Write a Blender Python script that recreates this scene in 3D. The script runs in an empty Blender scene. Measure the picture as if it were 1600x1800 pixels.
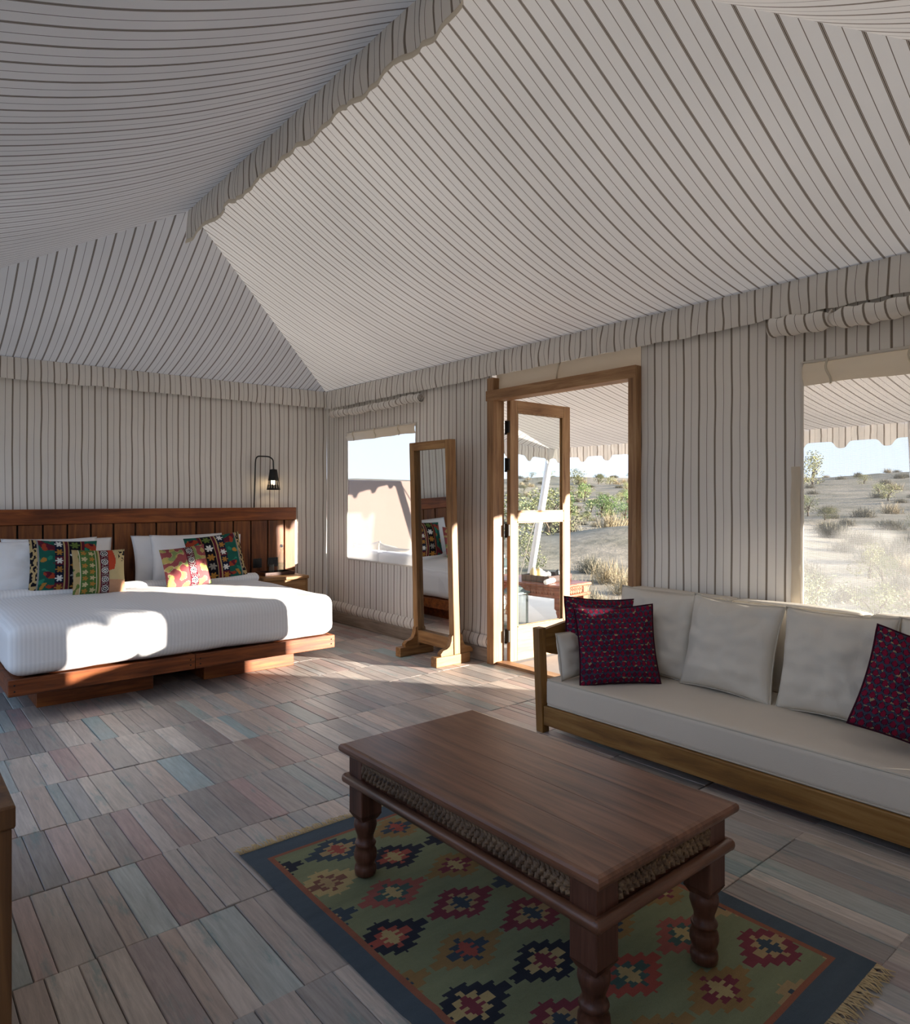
import bpy, bmesh, math, random
from math import sin, cos, pi, radians, sqrt, floor, exp
from mathutils import Vector, Matrix, noise

# ------------------------------------------------------------------ camera, sky, sun, exposure
scene = bpy.context.scene
COL = scene.collection
F, CX, HY, CAMH, YAW = 1213.0, 800.0, 878.0, 1.27, radians(39.9)
cam_data = bpy.data.cameras.new('camera')
cam = bpy.data.objects.new('camera', cam_data)
COL.objects.link(cam)
cam.location = (0, 0, CAMH)
cam.rotation_euler = (pi / 2, 0, -YAW)
cam_data.sensor_fit = 'HORIZONTAL'
cam_data.sensor_width = 36.0
cam_data.lens = 36.0 * F / 1600.0
cam_data.shift_y = -(900.0 - HY) / 1600.0
cam_data.clip_start = 0.02
cam_data.clip_end = 2000
scene.camera = cam

world = bpy.data.worlds.new('sky')
scene.world = world
world.use_nodes = True
wn, wl = world.node_tree.nodes, world.node_tree.links
wn.clear()
w_out = wn.new('ShaderNodeOutputWorld')
w_bg = wn.new('ShaderNodeBackground')
w_tc = wn.new('ShaderNodeTexCoord')
w_sep = wn.new('ShaderNodeSeparateXYZ')
w_ramp = wn.new('ShaderNodeValToRGB')
w_ramp.color_ramp.elements[0].position = 0.0
w_ramp.color_ramp.elements[0].color = (0.70, 0.82, 0.97, 1)
w_ramp.color_ramp.elements[1].position = 0.75
w_ramp.color_ramp.elements[1].color = (0.45, 0.62, 0.95, 1)
e = w_ramp.color_ramp.elements.new(0.16)
e.color = (0.62, 0.77, 1.0, 1)
wl.new(w_tc.outputs['Generated'], w_sep.inputs[0])
wl.new(w_sep.outputs['Z'], w_ramp.inputs[0])
wl.new(w_ramp.outputs[0], w_bg.inputs[0])
w_bg.inputs[1].default_value = 0.66
wl.new(w_bg.outputs[0], w_out.inputs[0])

SUN_TRAVEL = Vector((-0.60, 0.80, -0.140)).normalized()
sun_data = bpy.data.lights.new('sun', 'SUN')
sun_data.energy = 10.0
sun_data.angle = radians(0.55)
sun_data.color = (1.0, 0.91, 0.80)
sun = bpy.data.objects.new('sun', sun_data)
COL.objects.link(sun)
sun.location = (30, -40, 12)
sun.rotation_euler = SUN_TRAVEL.to_track_quat('-Z', 'Y').to_euler()

scene.view_settings.view_transform = 'Standard'
scene.view_settings.look = 'None'
scene.view_settings.gamma = 1.0
scene.view_settings.use_curve_mapping = False
scene.view_settings.exposure = 1.38
scene.cycles.use_denoising = True
scene.cycles.max_bounces = 12
scene.cycles.diffuse_bounces = 6
scene.cycles.glossy_bounces = 4
scene.cycles.transmission_bounces = 6
scene.cycles.transparent_max_bounces = 16
scene.cycles.sample_clamp_indirect = 6.0
scene.cycles.caustics_reflective = False
scene.cycles.caustics_refractive = False

# ------------------------------------------------------------------ room measures (metres)
XL, XR, YF, YB = -0.47, 3.67, -0.24, 6.52      # tent walls
ZE, ZR, XRIDGE, YR0, YR1 = 2.40, 3.20, 1.60, 1.83, 4.67


def ray(px, py):
    u, w = (px - CX) / F, (HY - py) / F
    a = YAW
    return Vector((sin(a) + cos(a) * u, cos(a) - sin(a) * u, w))


def at(px, py, X=None, Y=None, Z=None):
    """point of the plane X=, Y= or Z= seen at a photo pixel"""
    d = ray(px, py)
    if X is not None:
        t = X / d.x
    elif Y is not None:
        t = Y / d.y
    else:
        t = (Z - CAMH) / d.z
    return Vector((d.x * t, d.y * t, CAMH + d.z * t))


# ------------------------------------------------------------------ helpers
def lin(c):
    return tuple((v / 12.92 if v <= 0.04045 else ((v + 0.055) / 1.055) ** 2.4) for v in c)


def S(h):
    h = h.lstrip('#')
    return lin(tuple(int(h[i:i + 2], 16) / 255 for i in (0, 2, 4)))


def nz(x, y=0.0, z=0.0):
    return noise.noise((x, y, z))


def tag(o, label=None, cat=None, group=None, kind=None):
    if label: o['label'] = label
    if cat: o['category'] = cat
    if group: o['group'] = group
    if kind: o['kind'] = kind
    return o


def empty(name, loc=(0, 0, 0), rz=0.0):
    o = bpy.data.objects.new(name, None)
    o.empty_display_size = 0.1
    COL.objects.link(o)
    o.location = loc
    o.rotation_euler = (0, 0, rz)
    return o


def link(name, me, mat=None, parent=None, smooth=None):
    o = bpy.data.objects.new(name, me)
    COL.objects.link(o)
    if mat is not None and not me.materials:
        me.materials.append(mat)
    if parent is not None:
        o.parent = parent
    if smooth is not None:
        me.polygons.foreach_set('use_smooth', [smooth] * len(me.polygons))
    return o


def copy_tree(o, parent=None):
    c = o.copy()
    COL.objects.link(c)
    c.parent = parent
    for ch in list(o.children):
        copy_tree(ch, c)
    return c


class MB:
    """collects shapes and builds ONE mesh"""
    def __init__(self):
        self.v, self.f, self.uv, self.col, self.sm = [], [], [], [], []
        self.has_uv = self.has_col = False

    def add(self, vs, fs, uvs=None, cols=None, smooth=False):
        b = len(self.v)
        self.v += [tuple(p) for p in vs]
        for i, f in enumerate(fs):
            self.f.append([b + k for k in f])
            self.sm.append(smooth)
            if uvs is not None:
                self.has_uv = True
                self.uv.append([uvs[k] for k in f])
            else:
                self.uv.append([(0, 0)] * len(f))
            if cols is not None:
                self.has_col = True
                self.col.append(cols[i] if isinstance(cols, list) else cols)
            else:
                self.col.append((1, 1, 1))
        return self

    def box(self, lo, hi, M=None, cols=None):
        x0, y0, z0 = lo
        x1, y1, z1 = hi
        vs = [Vector(p) for p in ((x0, y0, z0), (x1, y0, z0), (x1, y1, z0), (x0, y1, z0),
                                  (x0, y0, z1), (x1, y0, z1), (x1, y1, z1), (x0, y1, z1))]
        if M is not None:
            vs = [M @ p for p in vs]
        fs = [(3, 2, 1, 0), (4, 5, 6, 7), (0, 1, 5, 4), (1, 2, 6, 5), (2, 3, 7, 6), (3, 0, 4, 7)]
        return self.add(vs, fs, cols=cols)

    def rbox(self, lo, hi, r=0.004, M=None, seg=2):
        bm = bmesh.new()
        bmesh.ops.create_cube(bm, size=1.0)
        for v in bm.verts:
            for k in range(3):
                v.co[k] = lo[k] + (v.co[k] + 0.5) * (hi[k] - lo[k])
        r = min(r, 0.49 * min(hi[k] - lo[k] for k in range(3)))
        bmesh.ops.bevel(bm, geom=bm.edges[:], offset=r, segments=seg, affect='EDGES', profile=0.5)
        bm.verts.index_update()
        vs = [(M @ v.co) if M is not None else v.co.copy() for v in bm.verts]
        fs = [[v.index for v in f.verts] for f in bm.faces]
        bm.free()
        return self.add(vs, fs)

    def prism(self, pts, M, d0, d1, smooth=False):
        """outline pts (a,b) extruded along local z from d0 to d1, placed by M"""
        n = len(pts)
        vs = [M @ Vector((a, b, d0)) for a, b in pts] + [M @ Vector((a, b, d1)) for a, b in pts]
        fs = [list(range(n - 1, -1, -1)), list(range(n, 2 * n))]
        for i in range(n):
            j = (i + 1) % n
            fs.append((i, j, n + j, n + i))
        return self.add(vs, fs, smooth=smooth)

    def lathe(self, prof, n=24, c=(0, 0, 0), M=None, smooth=True, caps=True):
        vs, fs = [], []
        for (r, z) in prof:
            for k in range(n):
                a = 2 * pi * k / n
                p = Vector((c[0] + r * cos(a), c[1] + r * sin(a), c[2] + z))
                vs.append(M @ p if M is not None else p)
        for i in range(len(prof) - 1):
            for k in range(n):
                k2 = (k + 1) % n
                fs.append((i * n + k, i * n + k2, (i + 1) * n + k2, (i + 1) * n + k))
        if caps:
            fs.append(list(range(n - 1, -1, -1)))
            fs.append([(len(prof) - 1) * n + k for k in range(n)])
        return self.add(vs, fs, smooth=smooth)

    def tube(self, pts, r, n=8, closed=False, smooth=True, caps=True, uv_from=None):
        pts = [Vector(p) for p in pts]
        m = len(pts)
        rs = r if isinstance(r, (list, tuple)) else [r] * m
        vs, fs = [], []
        prev = None
        for i, p in enumerate(pts):
            if closed:
                d = pts[(i + 1) % m] - pts[i - 1]
            else:
                d = pts[min(i + 1, m - 1)] - pts[max(i - 1, 0)]
            d.normalize()
            if prev is None:
                up = Vector((0, 0, 1)) if abs(d.z) < 0.9 else Vector((1, 0, 0))
                a = d.cross(up).normalized()
            else:
                a = (prev - d * prev.dot(d))
                a = a.normalized() if a.length > 1e-6 else d.orthogonal().normalized()
            prev = a
            b = d.cross(a)
            for k in range(n):
                t = 2 * pi * k / n
                vs.append(p + (a * cos(t) + b * sin(t)) * rs[i])
        rng = m if closed else m - 1
        for i in range(rng):
            i2 = (i + 1) % m
            for k in range(n):
                k2 = (k + 1) % n
                fs.append((i * n + k, i * n + k2, i2 * n + k2, i2 * n + k))
        if caps and not closed:
            fs.append(list(range(n - 1, -1, -1)))
            fs.append([(m - 1) * n + k for k in range(n)])
        return self.add(vs, fs, smooth=smooth)

    def grid(self, nu, nv, fn, uvfn=None, smooth=True, colfn=None, flip=False):
        vs = [fn(i / nu, j / nv) for j in range(nv + 1) for i in range(nu + 1)]
        uvs = [uvfn(i / nu, j / nv) for j in range(nv + 1) for i in range(nu + 1)] if uvfn else None
        fs, cols = [], [] if colfn else None
        for j in range(nv):
            for i in range(nu):
                a = j * (nu + 1) + i
                q = (a, a + 1, a + nu + 2, a + nu + 1)
                fs.append(q[::-1] if flip else q)
                if colfn:
                    cols.append(colfn((i + .5) / nu, (j + .5) / nv))
        return self.add(vs, fs, uvs, cols, smooth)

    def mesh(self, name='mesh'):
        me = bpy.data.meshes.new(name)
        me.from_pydata(self.v, [], self.f)
        me.polygons.foreach_set('use_smooth', self.sm)
        if self.has_uv:
            l = me.uv_layers.new(name='UVMap')
            l.data.foreach_set('uv', [c for f in self.uv for p in f for c in p])
        if self.has_col:
            at_ = me.color_attributes.new('pcol', 'FLOAT_COLOR', 'CORNER')
            at_.data.foreach_set('color', [c for f, cc in zip(self.f, self.col) for _ in f
                                           for c in (cc[0], cc[1], cc[2], 1.0)])
        me.update()
        return me

    def build(self, name, mat=None, parent=None):
        return link(name, self.mesh(name), mat, parent)


def softbox(hx, hy, hz, r, bulge=(0, 0, 0), n=10, wr=0.0, seed=0.0, wf=3.0):
    """rounded soft box centred at the origin; returns verts, faces"""
    def axis(h):
        k = 4
        rr = min(r, h * 0.98)
        a = [-h + rr * (1 - cos(pi / 2 * i / k)) for i in range(k)]
        mid = [(-h + rr) + (2 * (h - rr)) * i / n for i in range(n + 1)]
        return a + mid + [-v for v in a[::-1]]
    A = [axis(hx), axis(hy), axis(hz)]
    H = (hx, hy, hz)
    idx, vs, fs = {}, [], []

    def vert(i, j, k):
        key = (i, j, k)
        if key in idx:
            return idx[key]
        p = Vector((A[0][i], A[1][j], A[2][k]))
        rr = [min(r, h * 0.98) for h in H]
        q = Vector([max(-(H[t] - rr[t]), min(H[t] - rr[t], p[t])) for t in range(3)])
        d = p - q
        if d.length > 1e-9:
            m = max(abs(d[t]) / rr[t] for t in range(3))
            e2 = Vector([d[t] / rr[t] for t in range(3)])
            e2 = e2 / e2.length * m
            p = q + Vector([e2[t] * rr[t] for t in range(3)])
        s = [p[t] / H[t] for t in range(3)]
        w = [max(0.0, 1 - s[t] ** 2) for t in range(3)]
        p.x += bulge[0] * s[0] * w[1] * w[2]
        p.y += bulge[1] * s[1] * w[0] * w[2]
        p.z += bulge[2] * s[2] * w[0] * w[1]
        if wr:
            nn = Vector(s).normalized()
            p += nn * wr * (nz(p.x * wf + seed, p.y * wf, p.z * wf) + 0.5 * nz(p.x * wf * 2.7, p.y * wf * 2.7 + seed, p.z * wf))
        idx[key] = len(vs)
        vs.append(p)
        return idx[key]
    N = [len(a) - 1 for a in A]
    for (a, b, c) in ((0, 1, 2), (1, 2, 0), (2, 0, 1)):
        for side in (0, 1):
            for i in range(N[a]):
                for j in range(N[b]):
                    q = []
                    for (di, dj) in ((0, 0), (1, 0), (1, 1), (0, 1)):
                        t = [0, 0, 0]
                        t[a], t[b], t[c] = i + di, j + dj, side * N[c]
                        q.append(vert(*t))
                    fs.append(q if side else q[::-1])
    return vs, fs


def pillow_mesh(w, h, t, seed=0.0, n=28, colfn=None, pinch=0.07, wr=0.006, uv=True):
    """cushion in local xz plane (z up, base at z=0), thickness along y"""
    mb = MB()

    def P(side):
        def fn(a, b):
            u, v = 2 * a - 1, 2 * b - 1
            k = max(0.0, (1 - abs(u) ** 2.6) * (1 - abs(v) ** 2.6))
            y = side * t * 0.5 * k ** 0.55
            x = w / 2 * u * (1 - pinch * (1 - v * v))
            z = h / 2 * v * (1 - pinch * (1 - u * u))
            if k > 0:
                y += side * wr * nz(u * 2.3 + seed, v * 2.3, side * 3) * min(1, k * 3)
                y += side * wr * 0.5 * nz(u * 5 + seed, v * 5 + 3, side * 3) * min(1, k * 3)
            return (x, y, z + h / 2)
        return fn
    for side in (-1, 1):
        mb.grid(n, n, P(side), (lambda a, b: (a, b)) if uv else None, True,
                (lambda a, b: colfn(a, b)) if colfn else None, flip=(side > 0))
    me = mb.mesh('pillow')
    bm = bmesh.new()
    bm.from_mesh(me)
    bmesh.ops.remove_doubles(bm, verts=bm.verts[:], dist=1e-5)
    bm.to_mesh(me)
    bm.free()
    return me


def pillow_rim(w, h, pinch=0.07, n=14):
    pts = []
    for (u0, v0, u1, v1) in ((-1, -1, 1, -1), (1, -1, 1, 1), (1, 1, -1, 1), (-1, 1, -1, -1)):
        for i in range(n):
            s = i / n
            u, v = u0 + (u1 - u0) * s, v0 + (v1 - v0) * s
            pts.append((w / 2 * u * (1 - pinch * (1 - v * v)), 0, h / 2 * v * (1 - pinch * (1 - u * u)) + h / 2))
    return pts


# ------------------------------------------------------------------ materials
def mat_new(name):
    m = bpy.data.materials.new(name)
    m.use_nodes = True
    nt = m.node_tree
    b = nt.nodes['Principled BSDF']
    return m, nt, nt.nodes, nt.links, b


def plain(name, col, rough=0.6, metal=0.0, bump=0.0, bscale=60.0, var=0.0, spec=0.5):
    m, nt, N, L, b = mat_new(name)
    b.inputs['Base Color'].default_value = (*col, 1)
    b.inputs['Roughness'].default_value = rough
    b.inputs['Metallic'].default_value = metal
    b.inputs['Specular IOR Level'].default_value = spec
    tc = N.new('ShaderNodeTexCoord')
    if var:
        n1 = N.new('ShaderNodeTexNoise')
        n1.inputs['Scale'].default_value = 4.0
        n1.inputs['Detail'].default_value = 4.0
        L.new(tc.outputs['Object'], n1.inputs['Vector'])
        mx = N.new('ShaderNodeMix')
        mx.data_type = 'RGBA'
        mx.inputs[6].default_value = (*[c * (1 - var) for c in col], 1)
        mx.inputs[7].default_value = (*[min(1, c * (1 + var)) for c in col], 1)
        L.new(n1.outputs['Fac'], mx.inputs[0])
        L.new(mx.outputs[2], b.inputs['Base Color'])
    if bump:
        n2 = N.new('ShaderNodeTexNoise')
        n2.inputs['Scale'].default_value = bscale
        n2.inputs['Detail'].default_value = 3.0
        L.new(tc.outputs['Object'], n2.inputs['Vector'])
        bp = N.new('ShaderNodeBump')
        bp.inputs['Strength'].default_value = bump
        bp.inputs['Distance'].default_value = 0.01
        L.new(n2.outputs['Fac'], bp.inputs['Height'])
        L.new(bp.outputs[0], b.inputs['Normal'])
    return m


def wood(name, c_dark, c_mid, c_light, axis='Y', rough=0.45, scale=1.0, spec=0.4):
    m, nt, N, L, b = mat_new(name)
    tc = N.new('ShaderNodeTexCoord')
    mp = N.new('ShaderNodeMapping')
    sc = {'X': (2.0, 26, 26), 'Y': (26, 2.0, 26), 'Z': (26, 26, 2.0)}[axis]
    mp.inputs['Scale'].default_value = [s * scale for s in sc]
    L.new(tc.outputs['Object'], mp.inputs['Vector'])
    n1 = N.new('ShaderNodeTexNoise')
    n1.inputs['Scale'].default_value = 1.0
    n1.inputs['Detail'].default_value = 6.0
    n1.inputs['Roughness'].default_value = 0.62
    n1.inputs['Distortion'].default_value = 0.6
    L.new(mp.outputs[0], n1.inputs['Vector'])
    n0 = N.new('ShaderNodeTexNoise')
    n0.inputs['Scale'].default_value = 2.2
    n0.inputs['Detail'].default_value = 2.0
    L.new(tc.outputs['Object'], n0.inputs['Vector'])
    ad = N.new('ShaderNodeMath')
    ad.operation = 'MULTIPLY_ADD'
    L.new(n0.outputs['Fac'], ad.inputs[0])
    ad.inputs[1].default_value = 0.5
    L.new(n1.outputs['Fac'], ad.inputs[2])
    r = N.new('ShaderNodeValToRGB')
    r.color_ramp.elements[0].position = 0.52
    r.color_ramp.elements[0].color = (*c_dark, 1)
    r.color_ramp.elements[1].position = 0.98
    r.color_ramp.elements[1].color = (*c_light, 1)
    e = r.color_ramp.elements.new(0.74)
    e.color = (*c_mid, 1)
    L.new(ad.outputs[0], r.inputs[0])
    L.new(r.outputs[0], b.inputs['Base Color'])
    b.inputs['Roughness'].default_value = rough
    b.inputs['Specular IOR Level'].default_value = spec
    bp = N.new('ShaderNodeBump')
    bp.inputs['Strength'].default_value = 0.25
    bp.inputs['Distance'].default_value = 0.003
    L.new(n1.outputs['Fac'], bp.inputs['Height'])
    L.new(bp.outputs[0], b.inputs['Normal'])
    return m


def stripe_canvas(name, transl=0.22, base=(0.80, 0.765, 0.715), dark=1.0, wobble=0.0):
    """cream canvas with brown ticking stripes along v; u of the UV map in metres"""
    m, nt, N, L, b = mat_new(name)
    uv = N.new('ShaderNodeUVMap')
    sp = N.new('ShaderNodeSeparateXYZ')
    L.new(uv.outputs[0], sp.inputs[0])
    dv = N.new('ShaderNodeMath')
    dv.operation = 'MULTIPLY'
    dv.inputs[1].default_value = 10.0
    L.new(sp.outputs[0], dv.inputs[0])
    src = dv.outputs[0]
    fr = N.new('ShaderNodeMath')
    fr.operation = 'FRACT'
    L.new(src, fr.inputs[0])
    r = N.new('ShaderNodeValToRGB')
    r.color_ramp.interpolation = 'CONSTANT'
    brown = (0.17, 0.128, 0.095)
    dk = (0.10, 0.076, 0.06)
    tan = (0.42, 0.365, 0.305)
    stops = [(0.0, base), (0.192, brown), (0.211, tan), (0.237, dk), (0.263, tan), (0.289, brown), (0.308, base),
             (0.738, brown), (0.764, base)]
    el = r.color_ramp.elements
    el[0].position, el[0].color = stops[0][0], (*stops[0][1], 1)
    el[1].position, el[1].color = stops[1][0], (*stops[1][1], 1)
    for p, c in stops[2:]:
        q = el.new(p)
        q.color = (*c, 1)
    L.new(fr.outputs[0], r.inputs[0])
    # slight weave / soiling variation
    tc = N.new('ShaderNodeTexCoord')
    n1 = N.new('ShaderNodeTexNoise')
    n1.inputs['Scale'].default_value = 1.3
    n1.inputs['Detail'].default_value = 4
    L.new(tc.outputs['Object'], n1.inputs['Vector'])
    hs = N.new('ShaderNodeHueSaturation')
    mr = N.new('ShaderNodeMapRange')
    mr.inputs[1].default_value, mr.inputs[2].default_value = 0.3, 0.7
    mr.inputs[3].default_value, mr.inputs[4].default_value = 0.94, 1.05
    L.new(n1.outputs['Fac'], mr.inputs[0])
    L.new(mr.outputs[0], hs.inputs['Value'])
    L.new(r.outputs[0], hs.inputs['Color'])
    L.new(hs.outputs[0], b.inputs['Base Color'])
    b.inputs['Roughness'].default_value = 0.9
    b.inputs['Specular IOR Level'].default_value = 0.1
    n2 = N.new('ShaderNodeTexNoise')
    n2.inputs['Scale'].default_value = 9
    n2.inputs['Detail'].default_value = 3
    L.new(tc.outputs['Object'], n2.inputs['Vector'])
    bp = N.new('ShaderNodeBump')
    bp.inputs['Strength'].default_value = 0.25
    bp.inputs['Distance'].default_value = 0.02
    L.new(n2.outputs['Fac'], bp.inputs['Height'])
    L.new(bp.outputs[0], b.inputs['Normal'])
    tr = N.new('ShaderNodeBsdfTranslucent')
    L.new(hs.outputs[0], tr.inputs['Color'])
    mx = N.new('ShaderNodeMixShader')
    mx.inputs[0].default_value = transl
    L.new(b.outputs[0], mx.inputs[1])
    L.new(tr.outputs[0], mx.inputs[2])
    L.new(mx.outputs[0], N['Material Output'].inputs['Surface'])
    return m


def cloth(name, col, transl=0.0, bump=0.12, scale=260, rough=0.9, var=0.06):
    m = plain(name, col, rough, 0, bump, scale, var, 0.15)
    if transl:
        N, L = m.node_tree.nodes, m.node_tree.links
        tr = N.new('ShaderNodeBsdfTranslucent')
        tr.inputs['Color'].default_value = (*col, 1)
        mx = N.new('ShaderNodeMixShader')
        mx.inputs[0].default_value = transl
        L.new(N['Principled BSDF'].outputs[0], mx.inputs[1])
        L.new(tr.outputs[0], mx.inputs[2])
        L.new(mx.outputs[0], N['Material Output'].inputs['Surface'])
    return m


def printed(name, rough=0.9, bump=0.3, scale=420):
    """woven or printed pattern, colour stored with the weave of the mesh"""
    m, nt, N, L, b = mat_new(name)
    a = N.new('ShaderNodeAttribute')
    a.attribute_name = 'pcol'
    tc = N.new('ShaderNodeTexCoord')
    n1 = N.new('ShaderNodeTexNoise')
    n1.inputs['Scale'].default_value = scale
    L.new(tc.outputs['Object'], n1.inputs['Vector'])
    mr = N.new('ShaderNodeMapRange')
    mr.inputs[3].default_value, mr.inputs[4].default_value = 0.78, 1.18
    L.new(n1.outputs['Fac'], mr.inputs[0])
    hs = N.new('ShaderNodeHueSaturation')
    L.new(mr.outputs[0], hs.inputs['Value'])
    L.new(a.outputs['Color'], hs.inputs['Color'])
    L.new(hs.outputs[0], b.inputs['Base Color'])
    b.inputs['Roughness'].default_value = rough
    b.inputs['Specular IOR Level'].default_value = 0.15
    bp = N.new('ShaderNodeBump')
    bp.inputs['Strength'].default_value = bump
    bp.inputs['Distance'].default_value = 0.002
    L.new(n1.outputs['Fac'], bp.inputs['Height'])
    L.new(bp.outputs[0], b.inputs['Normal'])
    return m


def netting(name, fac):
    m, nt, N, L, b = mat_new(name)
    N.remove(b)
    tp = N.new('ShaderNodeBsdfTransparent')
    df = N.new('ShaderNodeBsdfDiffuse')
    df.inputs['Color'].default_value = (0.62, 0.62, 0.61, 1)
    tr = N.new('ShaderNodeBsdfTranslucent')
    tr.inputs['Color'].default_value = (0.62, 0.62, 0.61, 1)
    m1 = N.new('ShaderNodeMixShader')
    m1.inputs[0].default_value = 0.5
    L.new(df.outputs[0], m1.inputs[1])
    L.new(tr.outputs[0], m1.inputs[2])
    m2 = N.new('ShaderNodeMixShader')
    # fine square mesh of threads
    tc = N.new('ShaderNodeTexCoord')
    sp = N.new('ShaderNodeSeparateXYZ')
    L.new(tc.outputs['Object'], sp.inputs[0])
    tot = None
    for ax in ('Y', 'Z'):
        k = N.new('ShaderNodeMath')
        k.operation = 'MULTIPLY'
        k.inputs[1].default_value = 220.0
        L.new(sp.outputs[ax], k.inputs[0])
        f = N.new('ShaderNodeMath')
        f.operation = 'FRACT'
        L.new(k.outputs[0], f.inputs[0])
        g = N.new('ShaderNodeMath')
        g.operation = 'LESS_THAN'
        g.inputs[1].default_value = fac
        L.new(f.outputs[0], g.inputs[0])
        if tot is None:
            tot = g
        else:
            mx = N.new('ShaderNodeMath')
            mx.operation = 'MAXIMUM'
            L.new(tot.outputs[0], mx.inputs[0])
            L.new(g.outputs[0], mx.inputs[1])
            tot = mx
    L.new(tot.outputs[0], m2.inputs[0])
    L.new(tp.outputs[0], m2.inputs[1])
    L.new(m1.outputs[0], m2.inputs[2])
    L.new(m2.outputs[0], N['Material Output'].inputs['Surface'])
    return m


def pane_glass(name, tint=(0.97, 0.99, 0.98)):
    """thin clear sheet: see-through with a faint reflection"""
    m, nt, N, L, b = mat_new(name)
    N.remove(b)
    tp = N.new('ShaderNodeBsdfTransparent')
    tp.inputs['Color'].default_value = (*tint, 1)
    gl = N.new('ShaderNodeBsdfGlossy')
    gl.inputs['Roughness'].default_value = 0.01
    lw = N.new('ShaderNodeLayerWeight')
    lw.inputs['Blend'].default_value = 0.5
    pw = N.new('ShaderNodeMath')
    pw.operation = 'POWER'
    pw.inputs[1].default_value = 4.0
    L.new(lw.outputs['Facing'], pw.inputs[0])
    fr = N.new('ShaderNodeMapRange')
    fr.inputs[3].default_value, fr.inputs[4].default_value = 0.03, 0.6
    L.new(pw.outputs[0], fr.inputs[0])
    mx = N.new('ShaderNodeMixShader')
    L.new(fr.outputs[0], mx.inputs[0])
    L.new(tp.outputs[0], mx.inputs[1])
    L.new(gl.outputs[0], mx.inputs[2])
    L.new(mx.outputs[0], N['Material Output'].inputs['Surface'])
    return m


def plank_paint(name):
    """old painted floor boards: pcol = board colour; worn paint, grain along Y"""
    m, nt, N, L, b = mat_new(name)
    a = N.new('ShaderNodeAttribute')
    a.attribute_name = 'pcol'
    ge = N.new('ShaderNodeNewGeometry')
    mp = N.new('ShaderNodeMapping')
    mp.inputs['Scale'].default_value = (70, 5.5, 30)
    L.new(ge.outputs['Position'], mp.inputs['Vector'])
    g = N.new('ShaderNodeTexNoise')
    g.inputs['Scale'].default_value = 1.0
    g.inputs['Detail'].default_value = 6
    g.inputs['Roughness'].default_value = 0.65
    g.inputs['Distortion'].default_value = 0.4
    L.new(mp.outputs[0], g.inputs['Vector'])
    mr = N.new('ShaderNodeMapRange')
    mr.inputs[1].default_value, mr.inputs[2].default_value = 0.25, 0.75
    mr.inputs[3].default_value, mr.inputs[4].default_value = 0.68, 1.26
    L.new(g.outputs['Fac'], mr.inputs[0])
    hs = N.new('ShaderNodeHueSaturation')
    hs.inputs['Saturation'].default_value = 1.0
    L.new(a.outputs['Color'], hs.inputs['Color'])
    L.new(mr.outputs[0], hs.inputs['Value'])
    # remnants of teal paint
    mp2 = N.new('ShaderNodeMapping')
    mp2.inputs['Scale'].default_value = (16, 3.2, 8)
    L.new(ge.outputs['Position'], mp2.inputs['Vector'])
    n2 = N.new('ShaderNodeTexNoise')
    n2.inputs['Scale'].default_value = 1.0
    n2.inputs['Detail'].default_value = 8
    n2.inputs['Roughness'].default_value = 0.7
    L.new(mp2.outputs[0], n2.inputs['Vector'])
    r2 = N.new('ShaderNodeMapRange')
    r2.inputs[1].default_value, r2.inputs[2].default_value = 0.555, 0.66
    r2.inputs[3].default_value, r2.inputs[4].default_value = 0.0, 0.5
    L.new(n2.outputs['Fac'], r2.inputs[0])
    m1 = N.new('ShaderNodeMix')
    m1.data_type = 'RGBA'
    L.new(r2.outputs[0], m1.inputs[0])
    L.new(hs.outputs[0], m1.inputs[6])
    m1.inputs[7].default_value = (*S('#5f8a8c'), 1)
    # bare, whitish scuffs
    n3 = N.new('ShaderNodeTexNoise')
    n3.inputs['Scale'].default_value = 2.4
    n3.inputs['Detail'].default_value = 6
    L.new(ge.outputs['Position'], n3.inputs['Vector'])
    r3 = N.new('ShaderNodeMapRange')
    r3.inputs[1].default_value, r3.inputs[2].default_value = 0.5, 0.75
    r3.inputs[3].default_value, r3.inputs[4].default_value = 0.0, 0.35
    L.new(n3.outputs['Fac'], r3.inputs[0])
    m2 = N.new('ShaderNodeMix')
    m2.data_type = 'RGBA'
    L.new(r3.outputs[0], m2.inputs[0])
    L.new(m1.outputs[2], m2.inputs[6])
    m2.inputs[7].default_value = (*S('#b1a59c'), 1)
    L.new(m2.outputs[2], b.inputs['Base Color'])
    rr = N.new('ShaderNodeMapRange')
    rr.inputs[3].default_value, rr.inputs[4].default_value = 0.38, 0.62
    L.new(g.outputs['Fac'], rr.inputs[0])
    L.new(rr.outputs[0], b.inputs['Roughness'])
    b.inputs['Specular IOR Level'].default_value = 0.45
    bp = N.new('ShaderNodeBump')
    bp.inputs['Strength'].default_value = 0.35
    bp.inputs['Distance'].default_value = 0.003
    L.new(g.outputs['Fac'], bp.inputs['Height'])
    L.new(bp.outputs[0], b.inputs['Normal'])
    return m


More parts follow.
